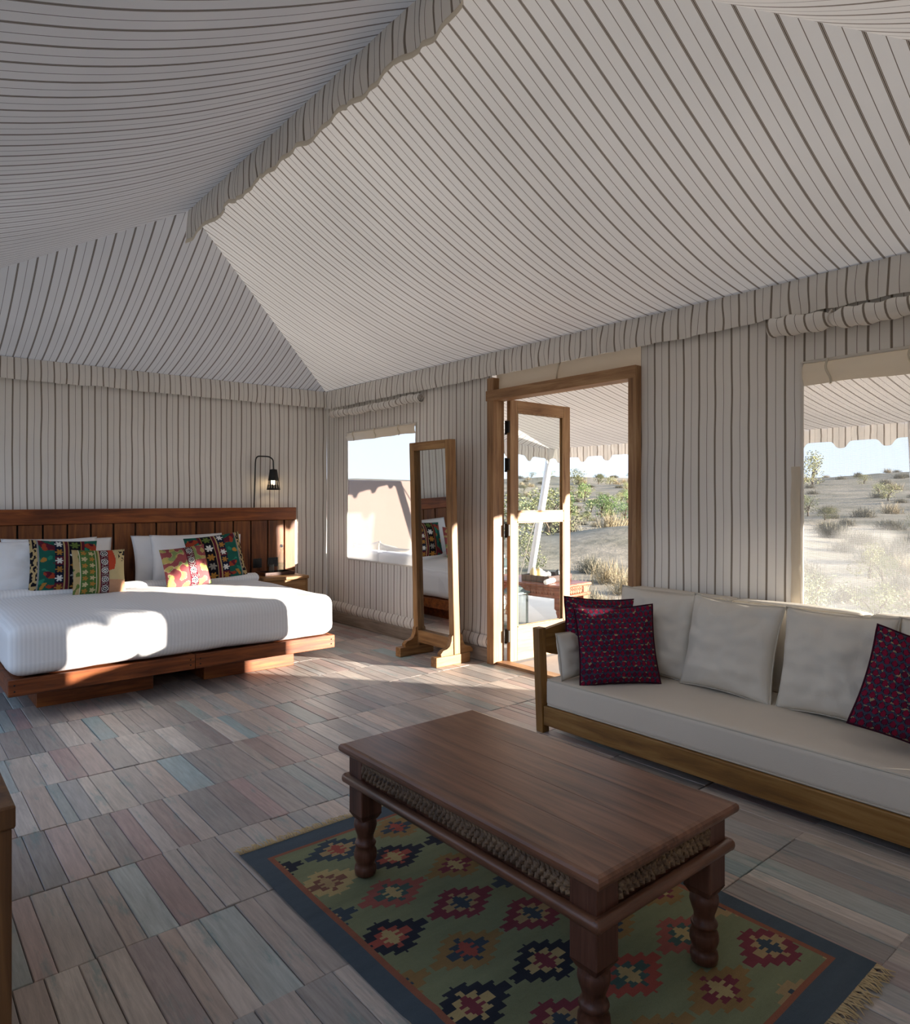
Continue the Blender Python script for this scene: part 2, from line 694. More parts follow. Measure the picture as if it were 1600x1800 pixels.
def sheet_white(name):
    m, nt, N, L, b = mat_new(name)
    tc = N.new('ShaderNodeTexCoord')
    sp = N.new('ShaderNodeSeparateXYZ')
    L.new(tc.outputs['Object'], sp.inputs[0])
    k = N.new('ShaderNodeMath')
    k.operation = 'MULTIPLY'
    k.inputs[1].default_value = 45.0
    L.new(sp.outputs['X'], k.inputs[0])
    f = N.new('ShaderNodeMath')
    f.operation = 'FRACT'
    L.new(k.outputs[0], f.inputs[0])
    g = N.new('ShaderNodeMath')
    g.operation = 'LESS_THAN'
    g.inputs[1].default_value = 0.5
    L.new(f.outputs[0], g.inputs[0])
    mx = N.new('ShaderNodeMix')
    mx.data_type = 'RGBA'
    mx.inputs[6].default_value = (0.80, 0.80, 0.81, 1)
    mx.inputs[7].default_value = (0.86, 0.86, 0.87, 1)
    L.new(g.outputs[0], mx.inputs[0])
    L.new(mx.outputs[2], b.inputs['Base Color'])
    b.inputs['Roughness'].default_value = 0.65
    b.inputs['Specular IOR Level'].default_value = 0.3
    n2 = N.new('ShaderNodeTexNoise')
    n2.inputs['Scale'].default_value = 5
    n2.inputs['Detail'].default_value = 4
    L.new(tc.outputs['Object'], n2.inputs['Vector'])
    bp = N.new('ShaderNodeBump')
    bp.inputs['Strength'].default_value = 0.2
    bp.inputs['Distance'].default_value = 0.03
    L.new(n2.outputs['Fac'], bp.inputs['Height'])
    L.new(bp.outputs[0], b.inputs['Normal'])
    return m


def ground_mat(name):
    m, nt, N, L, b = mat_new(name)
    ge = N.new('ShaderNodeNewGeometry')
    n1 = N.new('ShaderNodeTexNoise')
    n1.inputs['Scale'].default_value = 0.22
    n1.inputs['Detail'].default_value = 10
    n1.inputs['Roughness'].default_value = 0.62
    L.new(ge.outputs['Position'], n1.inputs['Vector'])
    n2 = N.new('ShaderNodeTexNoise')
    n2.inputs['Scale'].default_value = 3.5
    n2.inputs['Detail'].default_value = 8
    n2.inputs['Roughness'].default_value = 0.7
    L.new(ge.outputs['Position'], n2.inputs['Vector'])
    r1 = N.new('ShaderNodeValToRGB')
    r1.color_ramp.elements[0].position, r1.color_ramp.elements[0].color = 0.36, (*S('#746e5c'), 1)
    r1.color_ramp.elements[1].position, r1.color_ramp.elements[1].color = 0.62, (*S('#a1937e'), 1)
    L.new(n1.outputs['Fac'], r1.inputs[0])
    r2 = N.new('ShaderNodeMapRange')
    r2.inputs[1].default_value, r2.inputs[2].default_value = 0.3, 0.7
    r2.inputs[3].default_value, r2.inputs[4].default_value = 0.65, 1.15
    L.new(n2.outputs['Fac'], r2.inputs[0])
    hs = N.new('ShaderNodeHueSaturation')
    L.new(r1.outputs[0], hs.inputs['Color'])
    L.new(r2.outputs[0], hs.inputs['Value'])
    L.new(hs.outputs[0], b.inputs['Base Color'])
    b.inputs['Roughness'].default_value = 0.95
    b.inputs['Specular IOR Level'].default_value = 0.1
    bp = N.new('ShaderNodeBump')
    bp.inputs['Strength'].default_value = 0.5
    bp.inputs['Distance'].default_value = 0.1
    L.new(n2.outputs['Fac'], bp.inputs['Height'])
    L.new(bp.outputs[0], b.inputs['Normal'])
    return m


M = {}
M['canvas'] = stripe_canvas('striped_canvas', 0.075)
M['canvas_wall'] = stripe_canvas('striped_canvas_wall', 0.005)
M['canvas_awning'] = stripe_canvas('striped_canvas_awning', 0.07)
M['cream_cloth'] = cloth('cream_cloth', (0.74, 0.66, 0.54), 0.3)
M['hem'] = cloth('hem_cloth', (0.80, 0.76, 0.70), 0.25)
M['trim_tape'] = cloth('trim_tape', (0.80, 0.73, 0.60), 0.2)
M['net'] = netting('insect_netting', 0.17)
M['net_clear'] = netting('insect_netting_fine', 0.13)
M['floor_dark'] = plain('floor_gap', (0.03, 0.027, 0.025), 0.9)
M['plank'] = plank_paint('painted_plank')
M['skirting'] = wood('skirting_wood', S('#6d6258'), S('#8e8277'), S('#a89b8d'), 'Y', 0.6)
M['bed_wood_x'] = wood('bed_wood_x', S('#4a230f'), S('#7d4220'), S('#a5612f'), 'X', 0.38)
M['bed_wood_z'] = wood('bed_wood_z', S('#4a2612'), S('#774525'), S('#96602f'), 'Z', 0.42)
M['teak_z'] = wood('teak_z', S('#6a4a2a'), S('#8f6840'), S('#ad8658'), 'Z', 0.5)
M['teak_y'] = wood('teak_y', S('#6a4a2a'), S('#8f6840'), S('#ad8658'), 'Y', 0.5)
M['teak_x'] = wood('teak_x', S('#6a4a2a'), S('#8f6840'), S('#ad8658'), 'X', 0.5)
M['door_z'] = wood('door_wood_z', S('#775538'), S('#9e7752'), S('#bb9870'), 'Z', 0.5)
M['door_y'] = wood('door_wood_y', S('#775538'), S('#9e7752'), S('#bb9870'), 'Y', 0.5)
M['door_x'] = wood('door_wood_x', S('#775538'), S('#9e7752'), S('#bb9870'), 'X', 0.5)
M['sofa_y'] = wood('sofa_wood_y', S('#5d3d1e'), S('#86602f'), S('#a27c47'), 'Y', 0.5)
M['sofa_z'] = wood('sofa_wood_z', S('#5d3d1e'), S('#86602f'), S('#a27c47'), 'Z', 0.5)
M['sofa_x'] = wood('sofa_wood_x', S('#5d3d1e'), S('#86602f'), S('#a27c47'), 'X', 0.5)
M['table_y'] = wood('table_wood_y', S('#3a2116'), S('#6d4733'), S('#8a6049'), 'Y', 0.34, 1.0, 0.55)
M['table_x'] = wood('table_wood_x', S('#3a2116'), S('#6d4733'), S('#8a6049'), 'X', 0.36, 1.0, 0.5)
M['table_z'] = wood('table_wood_z', S('#331c14'), S('#5c392b'), S('#765040'), 'Z', 0.4)
M['carving'] = wood('carved_wood', S('#3d2d22'), S('#715944'), S('#9a7f5e'), 'Y', 0.6, 3.0)
M['out_table'] = wood('terrace_table_wood', S('#5b2f1f'), S('#8a4d35'), S('#a8694c'), 'Y', 0.4)
M['desk'] = wood('desk_wood', S('#3b2412'), S('#5e3d20'), S('#7a5430'), 'Z', 0.45)
M['sheet'] = sheet_white('white_bed_sheet')
M['white_linen'] = cloth('white_linen', (0.84, 0.84, 0.85), 0.0, 0.1, 60)
M['cream_linen'] = cloth('cream_linen', (0.70, 0.655, 0.58), 0.0, 0.15, 300)
M['cream_pipe'] = cloth('cream_piping', (0.60, 0.55, 0.47))
M['seat_cloth'] = cloth('seat_cloth', (0.69, 0.63, 0.55), 0.0, 0.12, 300)
M['print'] = printed('embroidered_print')
M['kilim'] = printed('kilim_weave', 0.95, 0.5, 500)
M['maroon_pipe'] = cloth('maroon_piping', S('#3a1426'))
M['fringe'] = cloth('fringe_cotton', S('#cdb68c'))
M['black_metal'] = plain('black_metal', (0.012, 0.011, 0.011), 0.45, 0.3)
M['iron'] = plain('hinge_iron', (0.02, 0.02, 0.02), 0.5, 0.6)
M['lantern'] = plain('lantern_metal', S('#5d6a68'), 0.45, 0.5, 0.05, 40, 0.15)
M['switch'] = plain('switch_plastic', (0.016, 0.018, 0.02), 0.35)
M['glass'] = pane_glass('door_glass')
M['bottle'] = pane_glass('bottle_glass', (0.82, 0.88, 0.87))
M['stopper'] = plain('stopper_china', (0.8, 0.8, 0.78), 0.25)
M['mirror'] = plain('mirror_silver', (0.86, 0.88, 0.87), 0.015, 1.0)
M['concrete'] = plain('terrace_concrete', S('#a39f9b'), 0.75, 0, 0.1, 20, 0.1)
M['plaster'] = plain('garden_plaster', S('#78675f'), 0.9, 0, 0.15, 30, 0.06)
M['pole'] = plain('white_pole_paint', (0.8, 0.8, 0.8), 0.5)
M['rope'] = plain('rope', (0.45, 0.40, 0.33), 0.9)
M['ground'] = ground_mat('desert_ground')
M['dry'] = plain('dry_grass', S('#a8997c'), 0.95, var=0.2, spec=0.1)
M['grey_bush'] = plain('grey_brush', S('#7d7867'), 0.95, var=0.2, spec=0.1)
M['green_bush'] = plain('green_leaves', S('#6f8350'), 0.9, var=0.25, spec=0.15)
M['olive_bush'] = plain('olive_leaves', S('#8a8a62'), 0.9, var=0.2, spec=0.15)
M['bark'] = plain('bark', S('#5f5142'), 0.95)
M['jar'] = plain('jar_ceramic', S('#c9b98f'), 0.4)
M['jar_white'] = plain('jar_white', (0.75, 0.73, 0.70), 0.4)
M['tray'] = wood('tray_wood', S('#241510'), S('#3d241a'), S('#52342a'), 'X', 0.45)
m_, _nt, _N, _L, _b = mat_new('lamp_bulb')
_b.inputs['Emission Color'].default_value = (1.0, 0.72, 0.38, 1)
_b.inputs['Emission Strength'].default_value = 14.0
M['bulb'] = m_

# ------------------------------------------------------------------ floor: boards in rows
rng = random.Random(7)
floor_root = link('floor', MB().box((XL - .05, YF - .05, -0.06), (XR + .05, YB + .05, -0.022)).mesh('floor'), M['floor_dark'])
tag(floor_root, 'floor of short reclaimed boards with worn grey, pink and teal paint', kind='structure')
PALETTE = ['#9a928c', '#a59d97', '#938b86', '#aea59d', '#a3968d', '#b3aba3', '#8e8884', '#9c928c', '#aaa199',
           '#949391', '#8b8784', '#a08f89', '#8f8481', '#937f7c', '#949a97', '#b0a196', '#aaa096', '#a0968f', '#9a928d',
           '#a09993', '#9d958f', '#8a999a', '#93807a']
planks = []
ROW = 0.47
k0 = int(floor((YF - 2.106) / ROW)) - 1
for k in range(k0, 12):
    y0 = 2.106 + ROW * k
    y1 = y0 + ROW
    if y1 < YF or y0 > YB:
        continue
    x = XL
    run, off = 0, 0.0
    while x < XR - 0.01:
        if run == 0:
            run = rng.randint(3, 6)
            off = rng.uniform(-0.0035, 0.0035)
        run -= 1
        w = rng.choice((0.05, 0.06, 0.072, 0.085, 0.095, 0.11)) * rng.uniform(0.93, 1.07)
        if XR - (x + w) < 0.045:
            w = XR - x
        planks.append((x, max(YF, y0 + off), x + w, min(YB, y1 + off), rng.uniform(-0.0016, 0.0012)))
        x += w


def covered(x, y):
    if 0.7 < x < 2.5 and y > 4.9: return True          # below the bed plinth
    if 1.05 < x < 2.03 and 0.76 < y < 2.33: return True  # below the rug
    if x > 2.9 and y < 2.55: return True                # below the sofa
    return False


def plank_score(p):
    cx, cy = (p[0] + p[2]) / 2, (p[1] + p[3]) / 2
    d = Vector((cx, cy))
    fw = d.x * sin(YAW) + d.y * cos(YAW)
    rt = d.x * cos(YAW) - d.y * sin(YAW)
    if fw < 0.3: return -1
    px, py = CX + F * rt / fw, HY + F * CAMH / fw
    if not (-30 < px < 1630 and py < 1840) or covered(cx, cy): return -1
    return (p[2] - p[0]) * (p[3] - p[1]) / fw ** 3


order = sorted(range(len(planks)), key=lambda i: -plank_score(planks[i]))
rest = MB()


def plank_shape(mb, p):
    x0, y0, x1, y1, dz = p
    g, c = 0.0011, 0.0022
    ins = (x0 + g, y0 + g, x1 - g, y1 - g)
    col = S(rng.choice(PALETTE))
    f = rng.uniform(1.10, 1.48)
    col = tuple(v * f for v in col)
    a, b_, c_, d = ins
    zt, zb = dz, -0.022
    vs = [(a, b_, zb), (c_, b_, zb), (c_, d, zb), (a, d, zb),
          (a, b_, zt - c), (c_, b_, zt - c), (c_, d, zt - c), (a, d, zt - c),
          (a + c, b_ + c, zt), (c_ - c, b_ + c, zt), (c_ - c, d - c, zt), (a + c, d - c, zt)]
    fs = [(8, 9, 10, 11)]
    for i in range(4):
        j = (i + 1) % 4
        fs += [(i, j, 4 + j, 4 + i), (4 + i, 4 + j, 8 + j, 8 + i)]
    mb.add(vs, fs, cols=col)


for n_, i in enumerate(order):
    if n_ < 300 and plank_score(planks[i]) > 0:
        mb = MB()
        plank_shape(mb, planks[i])
        mb.build('plank', M['plank'], floor_root)
    else:
        plank_shape(rest, planks[i])
tag(rest.build('floor_planks', M['plank'], floor_root), kind='stuff')


# ------------------------------------------------------------------ canvas walls with openings
def edges(lo, hi, step, cuts):
    pts = sorted(set([lo, hi] + [c for c in cuts if lo < c < hi]))
    out = []
    for a, b in zip(pts[:-1], pts[1:]):
        n = max(1, int(math.ceil((b - a) / step)))
        out += [a + (b - a) * i / n for i in range(n)]
    return out + [hi]


def canvas_wall(name, p0, p1, z0, z1, holes, out, label, step=0.05, uoff=0.0):
    """wall from p0 to p1 (plan); holes (s0,s1,z0,z1) in metres along it; out = outward plan normal"""
    p0, p1 = Vector(p0), Vector(p1)
    L_ = (p1 - p0).length
    d = (p1 - p0) / L_
    ss = edges(0, L_, step, [h for o in holes for h in o[:2]])
    zs = edges(z0, z1, 0.07, [h for o in holes for h in o[2:]])
    mb = MB()
    idx = {}
    vs, uvs, fs = [], [], []

    def vid(i, j):
        if (i, j) not in idx:
            s, z = ss[i], zs[j]
            lowk = max(0.0, (1.1 - z)) * 0.6 + 0.35
            o = 0.010 * lowk * (nz(s * 5.0, z * 0.7, 3.1) + 0.7 * nz(s * 11, z * 1.1, 8.0))
            o += 0.012 * math.exp(-((z - z0 - 0.10) / 0.05) ** 2) * nz(s * 4, 1.0, 5.0)
            for h in holes:     # the cloth is held flat at the openings
                if h[0] - 1e-4 <= s <= h[1] + 1e-4 and h[2] - 1e-4 <= z <= h[3] + 1e-4:
                    o = 0
            wob = 0.006 * nz(s * 1.5 + z * .3, z * 2.2, 1.7) + 0.004 * nz(s * 5, z * 4, 9.0)
            p = p0 + d * s + Vector(out) * o
            idx[(i, j)] = len(vs)
            vs.append((p.x, p.y, z))
            uvs.append((s + uoff + wob, z))
        return idx[(i, j)]
    for i in range(len(ss) - 1):
        for j in range(len(zs) - 1):
            cs, cz = (ss[i] + ss[i + 1]) / 2, (zs[j] + zs[j + 1]) / 2
            if any(h[0] < cs < h[1] and h[2] < cz < h[3] for h in holes):
                continue
            fs.append((vid(i, j), vid(i + 1, j), vid(i + 1, j + 1), vid(i, j + 1)))
    mb.add(vs, fs, uvs, smooth=True)
    o = mb.build(name, M['canvas_wall'])
    tag(o, label, kind='structure')
    return o


W1 = (4.92, 6.09, 0.67, 1.95)     # window by the mirror
W2 = (0.86, 1.585, 0.70, 1.975)   # window above the sofa
DY0, DY1, DZ = 2.57, 3.94, 2.105  # door frame, outer
wr = canvas_wall('wall_right', (XR, YF), (XR, YB), 0.10, ZE + 0.02,
                 [(W1[0] - YF, W1[1] - YF, W1[2], W1[3]), (W2[0] - YF, W2[1] - YF, W2[2], W2[3]),
                  (DY0 - YF, DY1 - YF, 0.10, 2.235)], (1, 0),
                 'striped canvas tent wall holding the door and two netted windows', uoff=0.012)
wb = canvas_wall('wall_back', (XL, YB), (XR, YB), 0.0, ZE + 0.02, [], (0, 1),
                 'striped canvas tent wall behind the bed', uoff=0.03)
WL = [(0.0, 1.40, 0.60, 2.12), (1.55, 3.40, 0.30, 2.12), (3.5, 4.95, 0.06, 2.12), (5.05, 6.35, 0.40, 2.12)]
wlft = canvas_wall('wall_left', (XL, YF), (XL, YB), 0.0, ZE + 0.02,
                   [(a - YF, b - YF, c, d) for a, b, c, d in WL], (-1, 0), 'striped canvas tent wall along the writing desk')
wfr = canvas_wall('wall_front', (XL, YF), (XR, YF), 0.0, ZE + 0.02, [], (0, -1),
                  'striped canvas tent wall facing the bed', uoff=0.01)

# folded hem sitting on the skirting, right wall
def hem_strip(name, y0, y1, parent):
    mb = MB()
    n = max(8, int((y1 - y0) / 0.03))

    def fn(a, b):
        y = y0 + (y1 - y0) * a
        x = XR - 0.012 - 0.022 * sin(pi * b) - 0.006 * nz(y * 9, b * 2, 2.0)
        return (x, y, 0.105 + 0.105 * b + 0.008 * nz(y * 3, 4.4))
    mb.grid(n, 6, fn, lambda a, b: (y0 - YF + (y1 - y0) * a + 0.012 + 0.012 * nz(a * 20, b), b))
    return mb.build(name, M['canvas_wall'], parent)


hem_strip('folded_hem', YF, DY0 - 0.02, wr)
hem_strip('folded_hem', DY1 + 0.02, YB - 0.01, wr)
for nm, a, b in (('baseboard_right', DY1 + 0.002, YB), ('baseboard_front', YF, DY0 - 0.002)):
    mb = MB()
    mb.rbox((XR - 0.035, a, 0.0), (XR + 0.03, b, 0.112), 0.008)
    tag(mb.build(nm, M['skirting']), 'weathered grey skirting board below the canvas', kind='structure')
# wooden corner of the skirting next to the door is built by the frame below


# ------------------------------------------------------------------ tent roof (four sagging panels)
ceil = empty('ceiling', (0, 0, 0))
tag(ceil, 'hipped tent ceiling of sagging striped canvas', kind='structure')


def roof_panel(name, eave0, eave1, ridge0, ridge1, uaxis, sag, nu=64, nv=26, uoff=0.0):
    e0, e1, r0, r1 = map(Vector, (eave0, eave1, ridge0, ridge1))

    def base(a, b):
        lo, hi = e0.lerp(r0, b), e1.lerp(r1, b)
        return lo.lerp(hi, a)

    def fn(a, b):
        p = base(a, b)
        ed = min(1.0, 4.2 * a * (1 - a))
        p = p.copy()
        s = (1 - b) ** 0.75
        p.z -= sag * ed * 4 * b * s * (1 - b) ** 0.25
        p.z += 0.006 * nz(p.x * 2.1, p.y * 2.1, 4.0) * ed
        return p
    mb = MB()
    mb.grid(nu, nv, fn, lambda a, b: (base(a, b)[uaxis] + uoff, b))
    return mb.build(name, M['canvas'], ceil)


E = 0.0
roof_panel('roof_panel', (XR, YF, ZE), (XR, YB, ZE), (XRIDGE, YR0, ZR), (XRIDGE, YR1, ZR), 1, 0.16, uoff=0.33)
roof_panel('roof_panel', (XL, YF, ZE), (XL, YB, ZE), (XRIDGE, YR0, ZR), (XRIDGE, YR1, ZR), 1, 0.16, uoff=0.33)
roof_panel('roof_panel', (XL, YB, ZE), (XR, YB, ZE), (XRIDGE, YR1, ZR), (XRIDGE, YR1, ZR), 0, 0.10, uoff=0.50)
roof_panel('roof_panel', (XL, YF, ZE), (XR, YF, ZE), (XRIDGE, YR0, ZR), (XRIDGE, YR0, ZR), 0, 0.10, uoff=0.50)


# ------------------------------------------------------------------ gathered valances
def valance(name, p0, p1, zt, h, nrm, amp, seed, mat, uoff=0.0, kind='structure', scallop=0.0, parent=None, label=None, step=0.018, gap=0.012):
    p0, p1, nrm = Vector(p0), Vector(p1), Vector(nrm)
    L_ = (p1 - p0).length
    d = (p1 - p0) / L_
    n = int(L_ / step)

    def bot(s):
        b = 0.010 * nz(s * 2.3, seed) + 0.006 * nz(s * 7, seed + 2)
        if scallop:
            ph = (s / 0.42) % 1.0
            b += scallop * (0.35 - abs(sin(pi * ph)) ** 0.6) + 0.012 * nz(s * 9, seed + 5)
        return b

    def fn(a, b):
        s = L_ * a
        fold = amp * (0.55 * sin(s * 38 + 5 * nz(s * 1.7, seed)) * (0.4 + 0.6 * abs(nz(s * 2.1, seed + 9)) * 2) + 1.3 * nz(s * 12, b * 1.2, seed))
        o = gap + max(-0.008, fold * (0.25 + 0.75 * b)) + 0.012 * sin(pi * b * 0.8)
        sh = amp * 0.9 * b * nz(s * 9, b, seed + 4) + 0.02 * b * nz(s * 1.3, seed + 8)
        p = p0 + d * (s + sh) + nrm * o
        return (p.x, p.y, zt - (h - bot(s)) * b)
    mb = MB()
    mb.grid(n, 10, fn, lambda a, b: (uoff + L_ * a * 1.08, b))
    o = mb.build(name, mat, parent)
    if parent is None:
        tag(o, label, kind=kind)
    return o, fn, n


valance('trim_1', (XR - 0.005, YF + .02), (XR - 0.005, YB - .02), ZE + 0.006, 0.185, (-1, 0), 0.020, 3.0, M['canvas_wall'], gap=0.026,
        uoff=0.02, label='gathered striped valance along the top of the door wall')
valance('trim_2', (XL + .02, YB - 0.005), (XR - .02, YB - 0.005), ZE + 0.006, 0.175, (0, -1), 0.010, 5.0, M['canvas_wall'], gap=0.034,
        uoff=0.04, label='flat striped valance along the top of the bed wall')
valance('trim_3', (XL + 0.005, YF + .02), (XL + 0.005, YB - .02), ZE + 0.006, 0.185, (1, 0), 0.012, 7.0, M['canvas_wall'],
        label='gathered striped valance along the top of the desk wall')
tr4, fn4, n4 = valance('trim_4', (XRIDGE, YR0 + 0.02), (XRIDGE, YR1 - 0.0), ZR - 0.002, 0.19, (-1, 0), 0.019, 11.0, M['canvas'],
                       uoff=0.36, scallop=0.036, label='scalloped striped valance hanging from the tent ridge')
mb = MB()    # cream binding tape on the lower edge of the ridge valance
def tape(a, b):
    p = Vector(fn4(a, 1.0))
    return (p.x - 0.004 - 0.004 * sin(pi * b), p.y, p.z + 0.012 - 0.026 * b)
mb.grid(n4, 3, tape)
mb.build('edge_tape', M['trim_tape'], tr4)
mb = MB()    # frayed cord ends at the tip
for k in range(4):
    q = Vector((XRIDGE - 0.015, YR1 - 0.01 - 0.03 * k, ZR - 0.17))
    mb.tube([q, q + Vector((-.004, .004, -.02)), q + Vector((.004 * k, 0, -.045 + .006 * k))], 0.003, 5)
mb.build('cord', M['trim_tape'], tr4)


# ------------------------------------------------------------------ rolled-up window flaps
def rolled_flap(y0, y1, z, r, label, seed, ties):
    root = empty('rolled_flap', (XR - 0.06, y0, z))
    n = int((y1 - y0) / 0.02)
    mb = MB()

    def fn(a, b):
        y = (y1 - y0) * a
        rr = r * (1 + 0.16 * nz(y * 6, b * 2, seed) + 0.10 * sin(y * 55 + 4 * nz(y * 3, seed)))
        for t in ties:
            rr *= 1 - 0.30 * exp(-((y - t) / 0.035) ** 2)
        t = 2 * pi * b
        sagz = -0.012 * sin(pi * a) + 0.014 * nz(y * 2.5, seed + 3)
        return (rr * cos(t) + 0.008 * nz(y * 4, seed), y, rr * sin(t) + sagz)
    mb.grid(n, 14, fn, lambda a, b: (0.02 + (y1 - y0) * a * 1.1 + 0.05 * b, b))
    for end, yy in ((0, 0.0), (1, y1 - y0)):    # spiral end
        sp = [(0.9 * r * (1 - k / 26) * cos(k * .55), yy, 0.9 * r * (1 - k / 26) * sin(k * .55)) for k in range(24)]
        mb.tube(sp, 0.0035, 5)
    mb.build('roll', M['canvas_wall'], root)
    for t in ties:
        c = MB()
        pts = [(0.78 * r * 1.05 * cos(k / 14 * 2 * pi), t + 0.004 * sin(k), 0.78 * r * 1.05 * sin(k / 14 * 2 * pi)) for k in range(14)]
        c.tube(pts, 0.004, 5, closed=True)
        c.build('tie', M['hem'], root)
    tag(root, label, 'blind')


rolled_flap(4.78, 6.32, 2.155, 0.036, 'striped canvas flap rolled up above the window by the mirror', 2.0, [0.35, 0.8, 1.2])
rolled_flap(0.55, 1.72, 2.165, 0.048, 'thick striped canvas flap rolled up above the window over the sofa', 6.0, [0.2, 0.87])


# ------------------------------------------------------------------ netted windows
def net_window(name, plane, s0, s1, z0, z1, label, net, flap_h, n_ties=2, sag=0.0):
    """plane: function (s, z, off) -> point, off positive into the room"""
    root = empty(name, plane(s0, 0, 0))
    base = Vector(root.location)
    tag(root, label, kind='structure')
    P = lambda s, z, o: Vector(plane(s, z, o)) - base
    mb = MB()
    mb.grid(24, 20, lambda a, b: P(s0 + (s1 - s0) * a, z0 + (z1 - z0) * b, -0.012 + 0.010 * nz(a * 3, b * 3, z1) - 0.01 * sin(pi * a) * sin(pi * b)))
    mb.build('netting', net, root)
    # stitched hem round the opening
    pts = []
    for (a0, b0, a1, b1) in ((s0, z0, s1, z0), (s1, z0, s1, z1), (s1, z1, s0, z1), (s0, z1, s0, z0)):
        for i in range(14):
            t = i / 14
            s, z = a0 + (a1 - a0) * t, b0 + (b1 - b0) * t
            pts.append(P(s, z, 0.006 + 0.003 * nz(s * 8, z * 8)))
    h = MB()
    h.tube(pts, 0.0085, 6, closed=True)
    h.build('hem', M['hem'], root)
    if flap_h:
        f = MB()
        def ff(a, b):
            s = s0 + 0.006 + (s1 - s0 - 0.012) * a
            return P(s, z1 - 0.004 - flap_h * b * (1 + 0.10 * nz(s * 4, 2.0)), 0.004 + 0.018 * sin(pi * b) + 0.006 * nz(s * 7, b * 2))
        f.grid(40, 8, ff)
        f.build('cloth_header', M['cream_cloth'], root)
        for k in range(n_ties):
            s = s0 + (s1 - s0) * ((k + 0.62) / n_ties if n_ties > 1 else 0.62)
            t = MB()
            pts = [P(s + 0.012 * sin(q * .7), z1 - flap_h * 1.1 * q / 7, 0.028 + 0.006 * sin(q)) for q in range(8)]
            t.tube(pts, 0.006, 5)
            t.build('tie_tape', M['trim_tape'], root)
    return root


RW = lambda s, z, o: (XR - o, s, z)
LW = lambda s, z, o: (XL + o, s, z)
FW = lambda s, z, o: (s, YF + o, z)
win1 = net_window('window_1', RW, W1[0], W1[1], W1[2], W1[3], 'netted window with a cream header cloth behind the standing mirror', M['net_clear'], 0.085, 3)
win2 = net_window('window_2', RW, W2[0], W2[1], W2[2], W2[3], 'large netted window over the cream sofa', M['net'], 0.115, 2)
for k, (a, b, c, d) in enumerate(WL):
    net_window('window_%d' % (3 + k), LW, a, b, c, d, ['netted window beside the front corner of the tent', 'netted window above the writing desk', 'tall netted opening in the canvas wall beside the desk', 'netted window in the desk wall near the headboard'][k], M['net_clear'], 0)
# loose strip of lining cloth at the side of the big window
mb = MB()
mb.grid(6, 30, lambda a, b: (XR - 0.016 - 0.010 * sin(pi * a) - 0.004 * nz(b * 9, a), W2[1] + 0.052 - 0.048 * a + 0.006 * nz(b * 6, 3.0), 0.72 + 0.72 * b))
o = mb.build('lining_strip', M['cream_cloth'], win2)
o.location = -Vector(win2.location)

# ------------------------------------------------------------------ door: frame, transom cloth, two open leaves
door = empty('door_1', (XR, DY0, 0))
tag(door, 'open glazed double door in a plain wooden frame leading to the terrace', kind='structure')
JW, JD = 0.075, 0.11     # jamb width along the wall, depth
mb = MB().rbox((-0.055, 0, 0), (0.06, JW * 0.8, DZ), 0.004); mb.build('jamb', M['door_z'], door)
mb = MB().rbox((-0.055, DY1 - DY0 - JW, 0), (0.06, DY1 - DY0, DZ + 0.10), 0.004); mb.build('jamb', M['door_z'], door)
mb = MB().rbox((-0.058, 0.001, DZ - 0.075), (0.062, DY1 - DY0 + 0.012, DZ + 0.004), 0.004); mb.build('header', M['door_y'], door)
mb = MB().rbox((-0.02, JW * 0.8, 0.0), (0.075, DY1 - DY0 - JW, 0.022), 0.004); mb.build('threshold', M['door_y'], door)
mb = MB()
mb.grid(40, 5, lambda a, b: (0.004 + 0.010 * nz(a * 9, b * 2), (DY1 - DY0) * a * 0.965, DZ + 0.004 + 0.125 * b), lambda a, b: (a, b))
mb.build('transom_cloth', M['cream_cloth'], door)
t = MB().tube([(-0.012, 0.66, DZ + .13), (-0.02, 0.67, DZ + .09), (-0.016, 0.685, DZ + .05), (-0.014, 0.69, DZ + .012)], 0.007, 6)
t.build('tie_tape', M['trim_tape'], door)


